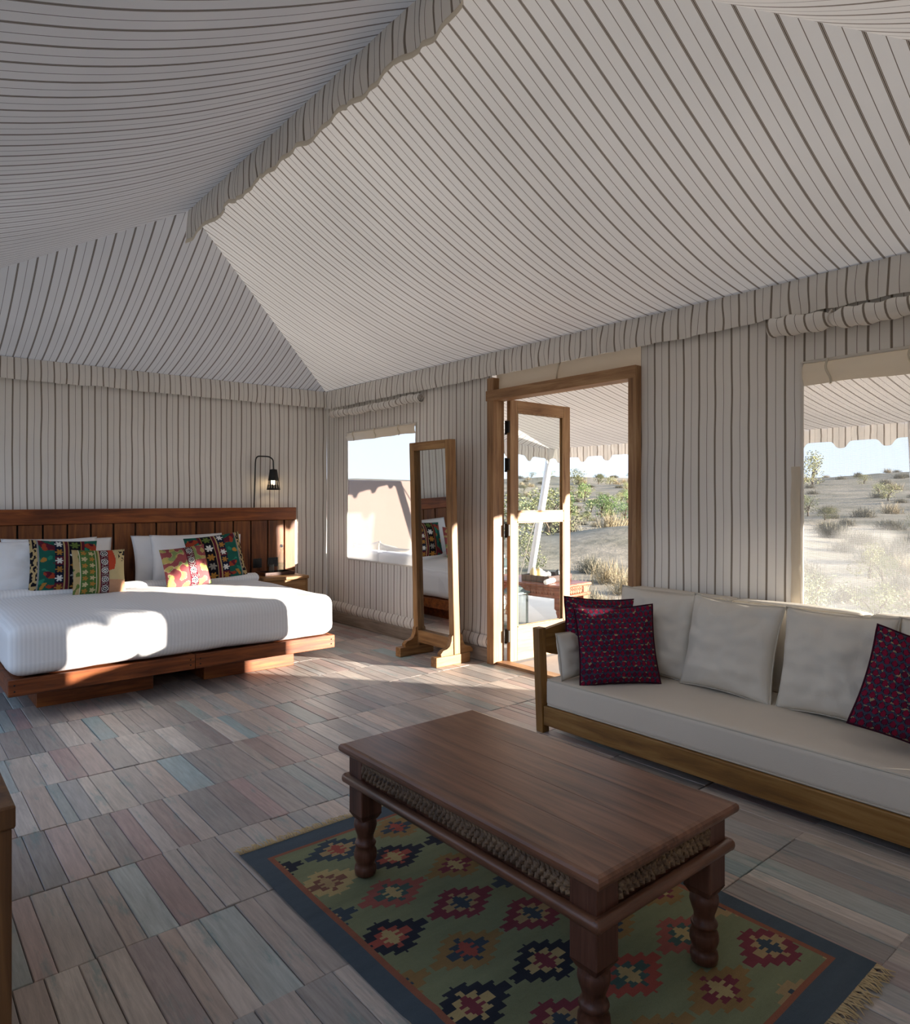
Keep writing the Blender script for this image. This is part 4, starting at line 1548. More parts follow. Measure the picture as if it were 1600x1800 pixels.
def coffee_table(loc, w, l, H, label, mats, carved=True, lattice=False, boards=4):
    root = empty('coffee_table', loc)
    hx, hy = w / 2, l / 2
    t = 0.032
    my, mx, mz = mats
    # planks of the top inside a half-round nosing
    bw = (w - 0.030) / boards
    for k in range(boards):
        MB().rbox((-hx + .015 + k * bw + .0003, -hy + .015, H - t), (-hx + .015 + (k + 1) * bw - .0003, hy - .015, H), 0.0008).build('top_board', my, root)
    mb = MB()
    prof = [(0.0151, 0), (0.006, -0.002), (0.001, -0.008), (0.0, -0.016), (0.002, -0.024), (0.008, -0.030), (0.0151, -0.032)]
    ring = []
    for (ins, dz) in prof:
        ring.append([(-hx + ins, -hy + ins, H + dz), (hx - ins, -hy + ins, H + dz), (hx - ins, hy - ins, H + dz), (-hx + ins, hy - ins, H + dz)])
    vs = [p for r in ring for p in r]
    fs = []
    for i in range(len(ring) - 1):
        for k in range(4):
            k2 = (k + 1) % 4
            fs.append((i * 4 + k, (i + 1) * 4 + k, (i + 1) * 4 + k2, i * 4 + k2))
    mb.add(vs, fs)
    mb.build('nosing', my, root)
    lo, bz = 0.026, H - 0.115      # leg inset, bead height
    ls = 0.080                     # square block size
    for sx in (-1, 1):
        for sy in (-1, 1):
            cx, cy = sx * (hx - lo - ls / 2), sy * (hy - lo - ls / 2)
            mb = MB()
            mb.rbox((cx - ls / 2, cy - ls / 2, H * 0.475), (cx + ls / 2, cy + ls / 2, H - t), 0.004)
            k = H * 0.475
            s_ = k / 0.21
            pr = [(0.024, 0.0), (0.031, 0.004), (0.033, 0.018), (0.031, 0.032), (0.026, 0.038), (0.030, 0.048), (0.0345, 0.064), (0.033, 0.082), (0.026, 0.098),
                  (0.030, 0.101), (0.032, 0.108), (0.029, 0.115), (0.024, 0.120), (0.0245, 0.135), (0.030, 0.152), (0.0345, 0.170), (0.033, 0.186), (0.027, 0.193), (0.030, 0.198), (0.031, 0.204), (0.026, 0.210)]
            mb.lathe([(r * 1.13, z * s_) for r, z in pr], 24, (cx, cy, 0))
            # chamfered foot of the block
            q = ls / 2
            vs = [(cx + a * q, cy + b * q, k + .002) for a, b in ((-1, -1), (1, -1), (1, 1), (-1, 1))] + [(cx + a * q * .72, cy + b * q * .72, k - .018) for a, b in ((-1, -1), (1, -1), (1, 1), (-1, 1))]
            mb.add(vs, [(0, 1, 5, 4), (1, 2, 6, 5), (2, 3, 7, 6), (3, 0, 4, 7), (4, 5, 6, 7)])
            mb.build('leg', mz, root)
    zt = H - t - 0.001
    zb = bz + 0.012
    for ax, s in ((0, -1), (0, 1), (1, -1), (1, 1)):
        half = (hy if ax == 0 else hx) - lo - ls
        d = (hx if ax == 0 else hy) - lo
        if ax == 0:
            T = Matrix(((0, s, 0, s * d), (-s, 0, 0, 0), (0, 0, 1, 0), (0, 0, 0, 1)))
        else:
            T = Matrix(((1, 0, 0, 0), (0, 1, 0, s * d), (0, 0, 1, 0), (0, 0, 0, 1)))
            if s < 0:
                T = T @ Matrix.Rotation(pi, 4, 'Z')
        # local: x along the side, +y outward
        mat_r = my if ax == 0 else mx
        MB().rbox((-half - .001, -0.026, zb - .012), (half + .001, -0.010, zt), 0.002, T).build('apron', mz, root)
        # rounded bead below the apron, running past the legs
        ext = half + ls + 0.018
        mb = MB()
        mb.tube([T @ Vector((-ext, 0.006, bz)), T @ Vector((-ext + .008, 0.006, bz)), T @ Vector((ext - .008, 0.006, bz)), T @ Vector((ext, 0.006, bz))], [0.012, 0.0165, 0.0165, 0.012], 12)
        mb.build('bead_rail', mat_r, root)
        if carved:
            mb = MB()
            nn = int(half * 2 / 0.0155)
            for k in range(nn):      # slanted rope band
                xx = -half + (k + .5) * 2 * half / nn
                R = T @ Matrix.Translation((xx, -0.003, zt - 0.014)) @ Matrix.Rotation(0.5, 4, 'Y')
                mb.rbox((-0.0050, -0.008, -0.013), (0.0050, 0.004, 0.013), 0.003, R, 1)
            nn = int(half * 2 / 0.021)
            for row in range(3):     # overlapping carved leaves with a ragged lower edge
                for k in range(nn + 1):
                    xx = -half + (k + (0.5 if row % 2 else 0.0)) * 2 * half / (nn + .5)
                    rr = 0.0125 * rng.uniform(0.85, 1.1)
                    zc = zt - 0.028 - row * 0.0115 + rng.uniform(-.002, .002) - (rng.uniform(0, .004) if row == 2 else 0)
                    R = T @ Matrix.Translation((max(-half + .006, min(half - .006, xx)), -0.004 + 0.0015 * (2 - row), zc)) @ Matrix.Rotation(rng.uniform(-.4, .4), 4, 'Y') @ Matrix.Rotation(-0.35, 4, 'X')
                    prof = [(0.0, -rr), (rr * .55, -rr * .75), (rr * .8, -rr * .1), (rr * .6, rr * .6), (0, rr)]
                    vs = [R @ Vector((0, 0.009, 0))]
                    ol = prof + [(-a, b) for a, b in prof[-2:0:-1]]
                    vs += [R @ Vector((a, 0, b)) for a, b in ol] + [R @ Vector((a * 1.02, -0.008, b * 1.02)) for a, b in ol]
                    n3 = len(ol)
                    fs = [(0, 1 + (i + 1) % n3, 1 + i) for i in range(n3)] + [(1 + i, 1 + (i + 1) % n3, 1 + n3 + (i + 1) % n3, 1 + n3 + i) for i in range(n3)]
                    mb.add(vs, fs)
            mb.build('carving', M['carving'], root)
        if lattice:
            mb = MB()
            nn = max(6, int(half * 2 / 0.035))
            for k in range(nn):
                xx = -half + (k + .5) * 2 * half / nn
                for z_ in (zt - 0.026,):
                    R = T @ Matrix.Translation((xx, -0.010, z_)) @ Matrix.Rotation(pi / 4, 4, 'Y')
                    for (a0, a1) in ((-.013, -.008), (.008, .013)):
                        mb.box((a0, -.008, -.013), (a1, .004, .013), R)
                        mb.box((-.013, -.008, a0), (.013, .004, a1), R)
                R = T @ Matrix.Translation((xx, -0.010, zt - 0.055))
                mb.lathe([(0.011, -.012), (0.002, .006)], 6, M=R)
            mb.build('carving', M['out_table'], root)
    tag(root, label, 'table')
    return root


coffee_table(((TX0 + TX1) / 2, (TY0 + TY1) / 2, 0.0085), TX1 - TX0, TY1 - TY0, TZ - 0.0085, 'dark carved wooden coffee table with turned legs on the kilim rug',
             (M['table_y'], M['table_x'], M['table_z']))

# ------------------------------------------------------------------ sofa
SL, SD = 2.16, 0.86


def sofa_frame(loc, rz, label):
    """low wooden daybed frame; local x = depth (0 front), local y from -SL to 0"""
    root = empty('sofa', loc, rz)
    MB().rbox((0.0, -SL + .051, 0.045), (0.03, -.051, 0.148), 0.004).build('front_rail', M['sofa_y'], root)
    MB().rbox((SD - .03, -SL + .051, 0.045), (SD, -.051, 0.148), 0.004).build('back_rail', M['sofa_y'], root)
    for k in range(9):
        yy = -SL + .10 + k * (SL - .2) / 8
        MB().rbox((0.031, yy - .03, 0.110), (SD - .031, yy + .03, 0.130), 0.003).build('slat', M['sofa_x'], root)
    for sy in (0, 1):
        y0 = -0.05 if sy == 0 else -SL
        ow = 0.028 if sy == 0 else -0.028
        for (x0, h) in ((-0.004, 0.565), (SD - .05, 0.66)):
            mb = MB()
            sh = Matrix(((1, 0, 0, 0), (0, 1, ow / h, 0), (0, 0, 1, 0), (0, 0, 0, 1)))
            mb.rbox((x0, y0, 0), (x0 + .054, y0 + .05, h), 0.005, sh)
            mb.build('post', M['sofa_z'], root)
        MB().rbox((0.051, y0 + .01, 0.045), (SD - .051, y0 + .04, 0.148), 0.004).build('side_rail', M['sofa_x'], root)
        # curved arm board
        pts = [(0.05, 0.43), (0.05, 0.552), (0.20, 0.572), (0.40, 0.592), (0.60, 0.615), (SD - .05, 0.635), (SD - .05, 0.45),
               (0.70, 0.44), (0.62, 0.425), (0.50, 0.405), (0.38, 0.392), (0.26, 0.392), (0.15, 0.400), (0.10, 0.412)]
        yy = y0 + .012 + ow * 0.85
        MM = Matrix(((1, 0, 0, 0), (0, 0, -1, yy + .026), (0, 1, 0, 0), (0, 0, 0, 1)))
        MB().prism(pts[::-1], MM, 0.0, 0.026).build('arm_board', M['sofa_x'], root)
    MB().rbox((SD - .04, -SL + .051, 0.52), (SD - .012, -.051, 0.62), 0.004).build('back_board', M['sofa_y'], root)
    for k in range(12):
        yy = -SL + .16 + k * (SL - .32) / 11
        MB().rbox((SD - .034, yy - .02, 0.1485), (SD - .018, yy + .02, 0.5195), 0.003).build('back_slat', M['sofa_z'], root)
    for yy in (-SL / 3, -2 * SL / 3):
        MB().rbox((0.40, yy - .025, 0.0), (0.45, yy + .025, 0.1099), 0.003).build('middle_leg', M['sofa_z'], root)
    tag(root, label, 'sofa')
    return root


SX, SY = 2.775, 2.62
sofa_frame((SX, SY, 0), 0, 'low wooden sofa frame with curved arm boards facing the coffee table')


def soft(name, mat, loc, rz, h, r, bulge, n, wr, label, cat, pipe=None, lean=0.0, group=None, seed=0.0, axis=2):
    root = empty(name, loc)
    root.rotation_euler = (Matrix.Rotation(rz, 4, 'Z') @ Matrix.Rotation(lean, 4, 'Y')).to_euler()
    vs, fs = softbox(h[0], h[1], h[2], r, bulge, n, wr, seed)
    vs = [(v.x, v.y, v.z + h[2]) for v in vs]
    MB().add(vs, fs, smooth=True).build('cover', mat, root)
    if pipe:
        c = r * 0.22
        for s in (-1, 1):
            pts = []
            a = [i for i in range(3) if i != axis]
            H = [h[a[0]] - c, h[a[1]] - c]
            k = 10
            q = r * 0.8
            for (cx, cy, a0) in ((1, 1, 0), (-1, 1, pi / 2), (-1, -1, pi), (1, -1, 3 * pi / 2)):
                for i in range(5):
                    t = a0 + i / 4 * pi / 2
                    p = [0, 0, 0]
                    p[a[0]] = cx * (H[0] - q) + q * cos(t)
                    p[a[1]] = cy * (H[1] - q) + q * sin(t)
                    p[axis] = s * (h[axis] - c)
                    pts.append((p[0], p[1], p[2] + h[2]))
            MB().tube(pts, 0.0042, 6, closed=True).build('piping', pipe, root)
    tag(root, label, cat, group)
    return root


SEATZ = 0.149
seat = soft('seat_cushion', M['seat_cloth'], (SX + 0.425, SY - SL / 2, SEATZ), 0, (0.415, SL / 2 - 0.055, 0.073), 0.022, (0.0, 0.0, 0.014), 18, 0.004,
            'long thin cream seat mattress along the sofa by the coffee table', 'cushion', M['cream_pipe'])
STOP = SEATZ + 0.146 + 0.008
bk = [(2.525, 1.875, 'cream box back cushion of the sofa, next to the door'), (1.872, 1.215, 'cream box back cushion of the sofa between its two neighbours'),
      (1.212, 0.535, 'cream box back cushion of the sofa under the netted window')]
for i, (a, b, lab) in enumerate(bk):
    soft('back_cushion', M['cream_linen'], (SX + 0.742, (a + b) / 2, STOP - 0.004), 0, (0.075, (a - b) / 2, 0.222), 0.035, (0.012, 0.0, 0.004), 12, 0.006, lab, 'cushion',
         M['cream_pipe'], lean=0.04, group='back cushions of the indoor sofa', seed=i * 3.0, axis=0)

cp = [pillow_mesh(0.49, 0.475, 0.20, s, 40, pinch=0.075, wr=0.022) for s in (3.0, 9.0, 14.0)]
rim = pillow_rim(0.49, 0.475, 0.075)
for i, (x, y, rz, roll, lab) in enumerate((
        (3.255, 2.225, -pi / 2 + 0.10, 0.02, 'square cream scatter pillow behind the pair of maroon cushions'),
        (3.215, 1.775, -pi / 2 - 0.04, 0.03, 'square cream scatter pillow standing between two other cream pillows'),
        (3.20, 1.265, -pi / 2 - 0.06, -0.02, 'square cream scatter pillow under the corner of the netted window'),
        (3.215, 0.80, -pi / 2 + 0.03, 0.03, 'square cream scatter pillow behind the single maroon cushion'))):
    tag(put_pillow('scatter_pillow', cp[i % 3], (x, y, STOP), -0.24, rz, roll, M['cream_linen'], rim, M['cream_pipe'], 0.004), lab, 'pillow', 'cream scatter pillows on the sofa')
sp_ = pillow_mesh(0.36, 0.25, 0.12, 5.0, 26, pinch=0.05, wr=0.014)
tag(put_pillow('small_pillow', sp_, (2.985, 2.475, STOP - 0.004), -0.16, 0.05, 0.0, M['cream_linen'], pillow_rim(0.36, 0.25, 0.05), M['cream_pipe'], 0.0035),
    'small oblong cream pillow leaning on the wooden sofa arm', 'pillow')


def drops(u, v):
    rows, cols = 14, 15
    r = floor(v * rows)
    fv = v * rows - r
    cu = u * cols + (0.5 if r % 2 else 0)
    fu = cu - floor(cu)
    w = 0.40 * sin(pi * min(1, max(0, fv)) ** 0.8) 
    dx = abs(fu - 0.5)
    h = nz(floor(cu) * 3.1, r * 2.7, 1.0)
    if dx < w * 0.86 and 0.06 < fv < 0.95:
        return S('#7c1634') if h > -0.2 else S('#611430')
    if dx < w * 1.12: return S('#1d1626')
    if nz(u * 14, v * 42, 6.0) > 0.36: return S('#9a8d6c')
    return S('#3b3f52')


mm = pillow_mesh(0.42, 0.41, 0.15, 7.0, 130, drops, 0.07, 0.010)
mrim = pillow_rim(0.42, 0.41, 0.07)
rz45 = radians(-38)
tag(put_pillow('patterned_cushion', mm, (3.07, 2.42, STOP + 0.008), -0.14, rz45 + 0.12, 0.06, M['print'], mrim, M['maroon_pipe'], 0.006), 'maroon drop-patterned cushion tucked behind its twin', 'cushion')
tag(put_pillow('patterned_cushion', mm, (2.98, 2.215, STOP - 0.004), -0.22, rz45 - 0.06, -0.05, M['print'], mrim, M['maroon_pipe'], 0.006), 'maroon drop-patterned cushion in front of its twin', 'cushion')
tag(put_pillow('patterned_cushion', mm, (2.99, 0.90, STOP + 0.035), -0.30, -pi / 2 + 0.35, 0.26, M['print'], mrim, M['maroon_pipe'], 0.006), 'maroon drop-patterned cushion standing alone, tipped on its corner', 'cushion')

# ------------------------------------------------------------------ writing desk at the left wall
root = empty('writing_desk', (-0.13, 2.05, 0))
dx0, dx1, dy0, dy1, dz = -0.30, 0.305, -0.665, 0.70, 0.75
MB().rbox((dx0, dy0 - .006, dz - .04), (dx1 + .005, dy1, dz), 0.004).build('top', M['desk'], root)
MB().rbox((dx0, dy0, 0.0), (dx1, dy0 + .03, dz - .041), 0.003).build('side_panel', M['desk'], root)
MB().rbox((dx0, dy1 - .03, 0.0), (dx1, dy1, dz - .041), 0.003).build('side_panel', M['desk'], root)
MB().rbox((dx0, dy0 + .031, 0.25), (dx0 + .02, dy1 - .031, dz - .041), 0.003).build('back_panel', M['desk'], root)
MB().rbox((dx0 + .021, dy0 + .031, 0.40), (dx1 - .02, dy1 - .031, 0.42), 0.003).build('shelf', M['desk'], root)
for k in range(2):
    a = dy0 + .033 + k * (dy1 - dy0 - .064) / 2
    d = MB().rbox((dx1 - .019, a, dz - .20), (dx1 - .001, a + (dy1 - dy0 - .07) / 2, dz - .045), 0.003).build('drawer', M['desk'], root)
    MB().lathe([(0.006, 0), (0.006, 0.012), (0.013, 0.016), (0.004, 0.022)], 12, M=Matrix.Translation((dx1 - .001, a + .32, dz - .12)) @ Matrix.Rotation(pi / 2, 4, 'Y')).build('knob', M['iron'], d)
tag(root, 'dark wooden writing desk along the canvas wall', 'desk')

# ------------------------------------------------------------------ terrace
TDX = 6.85
mb = MB()
mb.rbox((XR + 0.08, -6.0, -0.30), (TDX, 9.0, -0.004), 0.02)
tag(mb.build('terrace', M['concrete']), 'smooth grey concrete terrace slab outside the door', kind='structure')
mb = MB()
mb.rbox((XR + 0.2, 7.45, -0.1), (6.15, 7.63, 1.515), 0.015)
tag(mb.build('garden_wall', M['plaster']), 'pale mauve plastered screen wall at the end of the terrace', 'wall')

# outdoor sofa, back towards the window by the mirror
OX, OY = 4.70, 5.10
sofa_frame((OX, OY - 0.0, 0), pi, 'low wooden terrace sofa frame outside the window by the mirror')
soft('seat_cushion', M['white_linen'], (OX - 0.425, OY + SL / 2, SEATZ), 0, (0.415, SL / 2 - 0.055, 0.073), 0.022, (0, 0, 0.014), 10, 0.004,
     'white seat mattress on the terrace sofa', 'cushion')
for i in range(3):
    soft('back_cushion', M['white_linen'], (OX - 0.735, OY + SL - 0.42 - i * 0.66, STOP - 0.004), 0, (0.075, 0.328, 0.222), 0.035, (0.012, 0, 0.004), 8, 0.006,
         ['white back cushion of the terrace sofa, nearest the plastered wall', 'white back cushion in the middle of the terrace sofa', 'white back cushion of the terrace sofa, nearest the door'][i],
         'cushion', lean=-0.04, group='back cushions of the terrace sofa', seed=20 + i)
for i, (y, z, lab) in enumerate(((6.35, 0.10, 'grey scatter pillow on the terrace sofa, nearest the plastered wall'), (5.92, 0.07, 'white scatter pillow beside the grey one on the terrace sofa'))):
    tag(put_pillow('scatter_pillow', cp[i], (OX - 0.52, y, STOP + z * 0.4), -0.20, pi / 2 + 0.1, 0.10 - .2 * i, M['cream_linen'] if i == 0 else M['white_linen']), lab, 'pillow')

# terrace coffee table with its tray
ot = coffee_table((5.235, 5.00, -0.003), 0.52, 1.10, 0.44, 'reddish wooden terrace table with pierced apron and turned legs', (M['out_table'],) * 3, carved=False, lattice=True)
ot.rotation_euler = (0, 0, radians(6))
ZT = 0.437
root = empty('tea_tray', (5.30, 4.86, ZT + .001), radians(8))
MB().rbox((-.21, -.17, 0), (.21, .17, .010), .003).build('base', M['tray'], root)
for (a, b) in (((-.21, -.17), (.21, -.158)), ((-.21, .158), (.21, .17)), ((-.21, -.1575), (-.198, .1575)), ((.198, -.1575), (.21, .1575))):
    MB().rbox((*a, .0102), (*b, .065), .003).build('rim', M['tray'], root)
tag(root, 'dark deep wooden tray on the terrace table', 'tray')
for i, (x, y, r, h, mt, lab) in enumerate(((-.14, .07, .036, .12, 'jar', 'tall sand-coloured lidded jar in the terrace tray'), (-.05, .06, .044, .11, 'jar', 'broad sand-coloured jug in the terrace tray'),
                                          (.03, .07, .036, .075, 'jar_white', 'white sugar bowl in the terrace tray'), (.10, .05, .033, .065, 'jar_white', 'small white cup in the terrace tray'),
                                          (.155, -.03, .026, .085, 'switch', 'small black tin in the terrace tray'))):
    c, s_ = cos(radians(8)), sin(radians(8))
    root = empty('jar', (5.30 + x * c - y * s_, 4.86 + x * s_ + y * c, ZT + .012))
    MB().lathe([(r * .75, 0), (r, h * .15), (r, h * .7), (r * .7, h * .86), (r * .72, h * .9)], 16).build('body', M[mt], root)
    MB().lathe([(r * .72, h * .9), (r * .74, h * .93), (r * .3, h * .98), (r * .25, h * 1.05), (r * .05, h * 1.08)], 16).build('lid', M[mt], root)
    tag(root, lab, 'jar')
root = empty('rolled_towel', (5.08, 4.62, ZT + .027), radians(20))
MB().tube([(-.11, 0, 0), (-.10, 0, 0), (.0, .004, .001), (.10, 0, 0), (.11, 0, 0)], [.018, .024, .026, .024, .018], 14).build('roll', M['white_linen'], root)
MB().tube([(.112 + .0005 * k, .018 * (1 - k / 22) * cos(k * .7), .018 * (1 - k / 22) * sin(k * .7)) for k in range(20)], 0.003, 5).build('spiral_end', M['white_linen'], root)
tag(root, 'white rolled towel on the terrace table', 'towel')


def lantern(loc, w, h, label, rz=0.0):
    root = empty('lantern', loc, rz)
    q = w / 2
    bz, rz_ = h * 0.10, h * 0.70
    mb = MB().rbox((-q, -q, 0.02), (q, q, bz), .004)
    for sx in (-1, 1):
        for sy in (-1, 1):
            mb.lathe([(0.010, 0), (0.014, 0.010), (0.010, 0.021)], 8, (sx * (q - .015), sy * (q - .015), 0))
    mb.build('base', M['lantern'], root)
    for sx in (-1, 1):
        for sy in (-1, 1):
            MB().rbox((sx * (q - .012) - .009, sy * (q - .012) - .009, bz), (sx * (q - .012) + .009, sy * (q - .012) + .009, rz_), .002).build('corner_post', M['lantern'], root)
    MB().rbox((-q - .012, -q - .012, rz_), (q + .012, q + .012, rz_ + .022), .004).build('cornice', M['lantern'], root)
    mb = MB()
    lv = [(q + .005, rz_ + .022), (q * .78, rz_ + h * .06), (q * .45, rz_ + h * .14), (q * .22, rz_ + h * .18), (q * .22, rz_ + h * .23), (q * .30, rz_ + h * .235), (q * .02, rz_ + h * .275)]
    vs = [(a * s, b * s, z) for s, z in lv for a, b in ((-1, -1), (1, -1), (1, 1), (-1, 1))]
    fs = [(i * 4 + k, i * 4 + (k + 1) % 4, i * 4 + 4 + (k + 1) % 4, i * 4 + 4 + k) for i in range(len(lv) - 1) for k in range(4)]
    mb.add(vs, fs)
    rf = mb.build('roof', M['lantern'], root)
    MB().tube([(.03 * cos(t * pi / 8), 0, rz_ + h * .275 + .028 + .03 * sin(t * pi / 8)) for t in range(16)], .004, 5, closed=True).build('ring', M['lantern'], rf)
    for k in range(4):
        R = Matrix.Rotation(k * pi / 2, 4, 'Z')
        MB().box((-q + .02, -q + .010, bz + .001), (q - .02, -q + .013, rz_ - .001), R).build('glass_pane', M['glass'], root)
    MB().lathe([(q * .36, bz), (q * .36, h * .38), (q * .1, h * .39)], 14).build('candle', M['white_linen'], root)
    tag(root, label, 'lantern')


lantern((4.80, 4.83, -0.003), 0.20, 0.50, 'grey metal lantern with glass sides, the shorter of two by the door', 0.1)
lantern((5.55, 5.80, -0.003), 0.26, 0.68, 'tall grey metal lantern with glass sides behind the terrace table', -0.15)

# ------------------------------------------------------------------ striped awning over the terrace
AX, AY0, AY1, AZ = 6.45, -4.2, 5.85, 1.90
aw = empty('awning', (AX, AY1, 0))
O = Vector(aw.location)


def end_rise(x):
    return 0.42 * max(0.0, (AX - x) / (AX - XR)) ** 1.6


def awn_panel(e0, e1, r0, r1, uaxis, sag, nu=80, nv=14):
    e0, e1, r0, r1 = [Vector(p) - O for p in (e0, e1, r0, r1)]
    base = lambda a, b: e0.lerp(r0, b).lerp(e1.lerp(r1, b), a)

    def fn(a, b):
        p = base(a, b)
        if uaxis == 0:
            p.z += end_rise(p.x + O.x) * (1 - b)
        p.z -= sag * 4 * b * (1 - b) * min(1, 5 * a * (1 - a))
        return p
    MB().grid(nu, nv, fn, lambda a, b: ((base(a, b) + O)[uaxis], b)).build('canopy', M['canvas_awning'], aw)


awn_panel((AX, AY0, AZ), (AX, AY1, AZ), (XR + .03, AY0 + 1.0, ZE - 0.01), (XR + .03, AY1 - 1.0, ZE - 0.01), 1, 0.10)
awn_panel((XR + .03, AY1, AZ), (AX, AY1, AZ), (XR + .03, AY1 - 1.0, ZE - .01), (XR + .03, AY1 - 1.0, ZE - .01), 0, 0.04, 40, 10)
awn_panel((XR + .03, AY0, AZ), (AX, AY0, AZ), (XR + .03, AY0 + 1.0, ZE - .01), (XR + .03, AY0 + 1.0, ZE - .01), 0, 0.04, 40, 10)


def lobed(p0, p1, nrm, seed):
    p0, p1, nrm = Vector((*p0, 0)) - O, Vector((*p1, 0)) - O, Vector((*nrm, 0))
    L_ = (p1 - p0).length
    d = (p1 - p0) / L_

    def low(s):
        ph = (s / 0.36) % 1.0
        c = abs(ph - 0.5) * 0.36
        return 0.125 + (0.062 / (1 + exp((c - 0.052) / 0.010)))

    def fn(a, b):
        s = L_ * a
        p = p0 + d * s + nrm * (0.010 * nz(s * 8, b * 2, seed) + 0.012 * sin(s * 40) * 0.4)
        return (p.x, p.y, AZ + 0.004 + (end_rise(p.x + O.x) if seed > 1.5 else 0) - low(s) * b)
    return MB().grid(int(L_ / 0.012), 8, fn, lambda a, b: (L_ * a, b)).build('lobed_valance', M['canvas_awning'], aw)


lobed((AX, AY0), (AX, AY1), (1, 0), 1.0)
lobed((XR + .05, AY1), (AX, AY1), (0, 1), 2.0)
for (a, b) in (((6.62, 6.42, -0.004), (AX - .02, AY1 - .03, AZ)), ((6.52, 1.86, -0.004), (AX - .02, 1.90, AZ)), ((6.52, -1.07, -0.004), (AX - .02, -1.05, AZ)), ((6.52, -3.9, -0.004), (AX - .02, -3.9, AZ))):
    mb = MB()
    A_, B_ = Vector(a) - O, Vector(b) - O
    mb.tube([A_, A_.lerp(B_, .5), B_], [0.045, 0.045, 0.045], 16)
    mb.lathe([(0.09, 0), (0.09, 0.012), (0.05, 0.016), (0.05, 0.03)], 16, A_)
    mb.build('pole', M['pole'], aw)
mb = MB()   # unseen curtain added at the middle pole to keep sun off the headboard
def added_shade_drape(a, b):
    z = 0.02 + (AZ - 0.06) * b
    pinch = 0.30 + 0.70 * min(1.0, abs(z - 0.95) / 0.75) ** 0.8
    y = 1.84 - 0.58 * a * (0.55 + 0.45 * pinch)
    return Vector((AX + 0.03 + 0.035 * sin(a * 34) * pinch + 0.02 * nz(a * 5, b * 2, 4.0), y, z)) - O
mb.grid(70, 24, added_shade_drape, lambda a, b: (1.1 * a, b))
mb.build('added_shade_drape', M['canvas_awning'], aw)
mb = MB().tube([Vector((AX - .02, AY1 - .03, AZ - .02)) - O, Vector((6.55, 6.05, 1.45)) - O, Vector((6.78, 6.8, 0.0)) - O], 0.006, 6)
mb.build('guy_rope', M['rope'], aw)
tag(aw, 'striped canvas terrace awning with lobed valance on white poles', 'awning')

# ------------------------------------------------------------------ desert
def ground_z(x, y):
    d = sqrt(max(0.0, x) ** 2 + y * y) if x > 0 else sqrt(x * x + y * y)
    z = -0.42 + 0.010 * max(0, d - 8)
    far = max(0.0, min(1.0, (d - 45) / 120))
    z += 4.6 * far * far * (3 - 2 * far)
    z += 0.30 * nz(x * .07, y * .07, 1) + 0.10 * nz(x * .31, y * .31, 5)
    z += far * (1.6 * nz(x * .022, y * .022, 9) + 0.6 * nz(x * .06, y * .06, 2))
    # sand mound seen through the door
    z += 0.62 * exp(-(((x - 19.5) / 4.5) ** 2 + ((y - 13.5) / 3.0) ** 2))
    return z


mb = MB()
NR, NA = 90, 240
vs = []
for i in range(NR + 1):
    r = 3.0 * (260 / 3.0) ** (i / NR)
    for k in range(NA):
        a = 2 * pi * k / NA
        x, y = 2.0 + r * cos(a), 3.0 + r * sin(a)
        vs.append((x, y, ground_z(x, y)))
fs = [(i * NA + k, (i + 1) * NA + k, (i + 1) * NA + (k + 1) % NA, i * NA + (k + 1) % NA) for i in range(NR) for k in range(NA)]
mb.add(vs, fs, smooth=True)
tag(mb.build('ground', M['ground']), 'sandy scrub desert rising to low hills', kind='structure')


def bush_mesh(kind, seed):
    r_ = random.Random(seed)
    mb = MB()
    if kind in ('dry', 'grey'):
        n = 420 if kind == 'dry' else 520
        for _ in range(n):
            a = r_.uniform(0, 2 * pi)
            el = r_.uniform(0.15, 1.5)
            L_ = r_.uniform(0.35, 0.62) * (1.0 if kind == 'dry' else 0.95)
            base = Vector((r_.gauss(0, .13), r_.gauss(0, .13), 0))
            d = Vector((cos(a) * cos(el), sin(a) * cos(el), sin(el)))
            p1 = base + d * L_ * .6
            p2 = base + d * L_ + Vector((0, 0, -0.12 * cos(el) * L_)) + Vector((r_.gauss(0, .02), r_.gauss(0, .02), 0))
            w = Vector((-sin(a), cos(a), 0)) * r_.uniform(.003, .007)
            mb.add([base - w, base + w, p1 + w * .8, p1 - w * .8, p2], [(0, 1, 2, 3), (3, 2, 4)])
            if kind == 'grey' and r_.random() < .7:
                for _k in range(2):
                    q = p1 + Vector((r_.gauss(0, .05), r_.gauss(0, .05), r_.gauss(0, .05)))
                    s = r_.uniform(.010, .022)
                    u = Vector((r_.gauss(0, 1), r_.gauss(0, 1), r_.gauss(0, 1))).normalized() * s
                    v = u.orthogonal().normalized() * s * .5
                    mb.add([q - u, q + v, q + u, q - v], [(0, 1, 2, 3)])
    else:
        blobs = [(Vector((r_.gauss(0, .22), r_.gauss(0, .22), r_.uniform(.25, .75))), r_.uniform(.16, .30)) for _ in range(8)]
        for _ in range(1100):
            c, R = r_.choice(blobs)
            d = Vector((r_.gauss(0, 1), r_.gauss(0, 1), r_.gauss(0, 1))).normalized()
            q = c + d * R * r_.uniform(.7, 1.05)
            s = r_.uniform(.018, .036)
            u = Vector((r_.gauss(0, 1), r_.gauss(0, 1), r_.gauss(0, 1))).normalized() * s
            v = u.orthogonal().normalized() * s * .5
            mb.add([q - u, q + v, q + u, q - v], [(0, 1, 2, 3)])
    return mb.mesh('foliage')


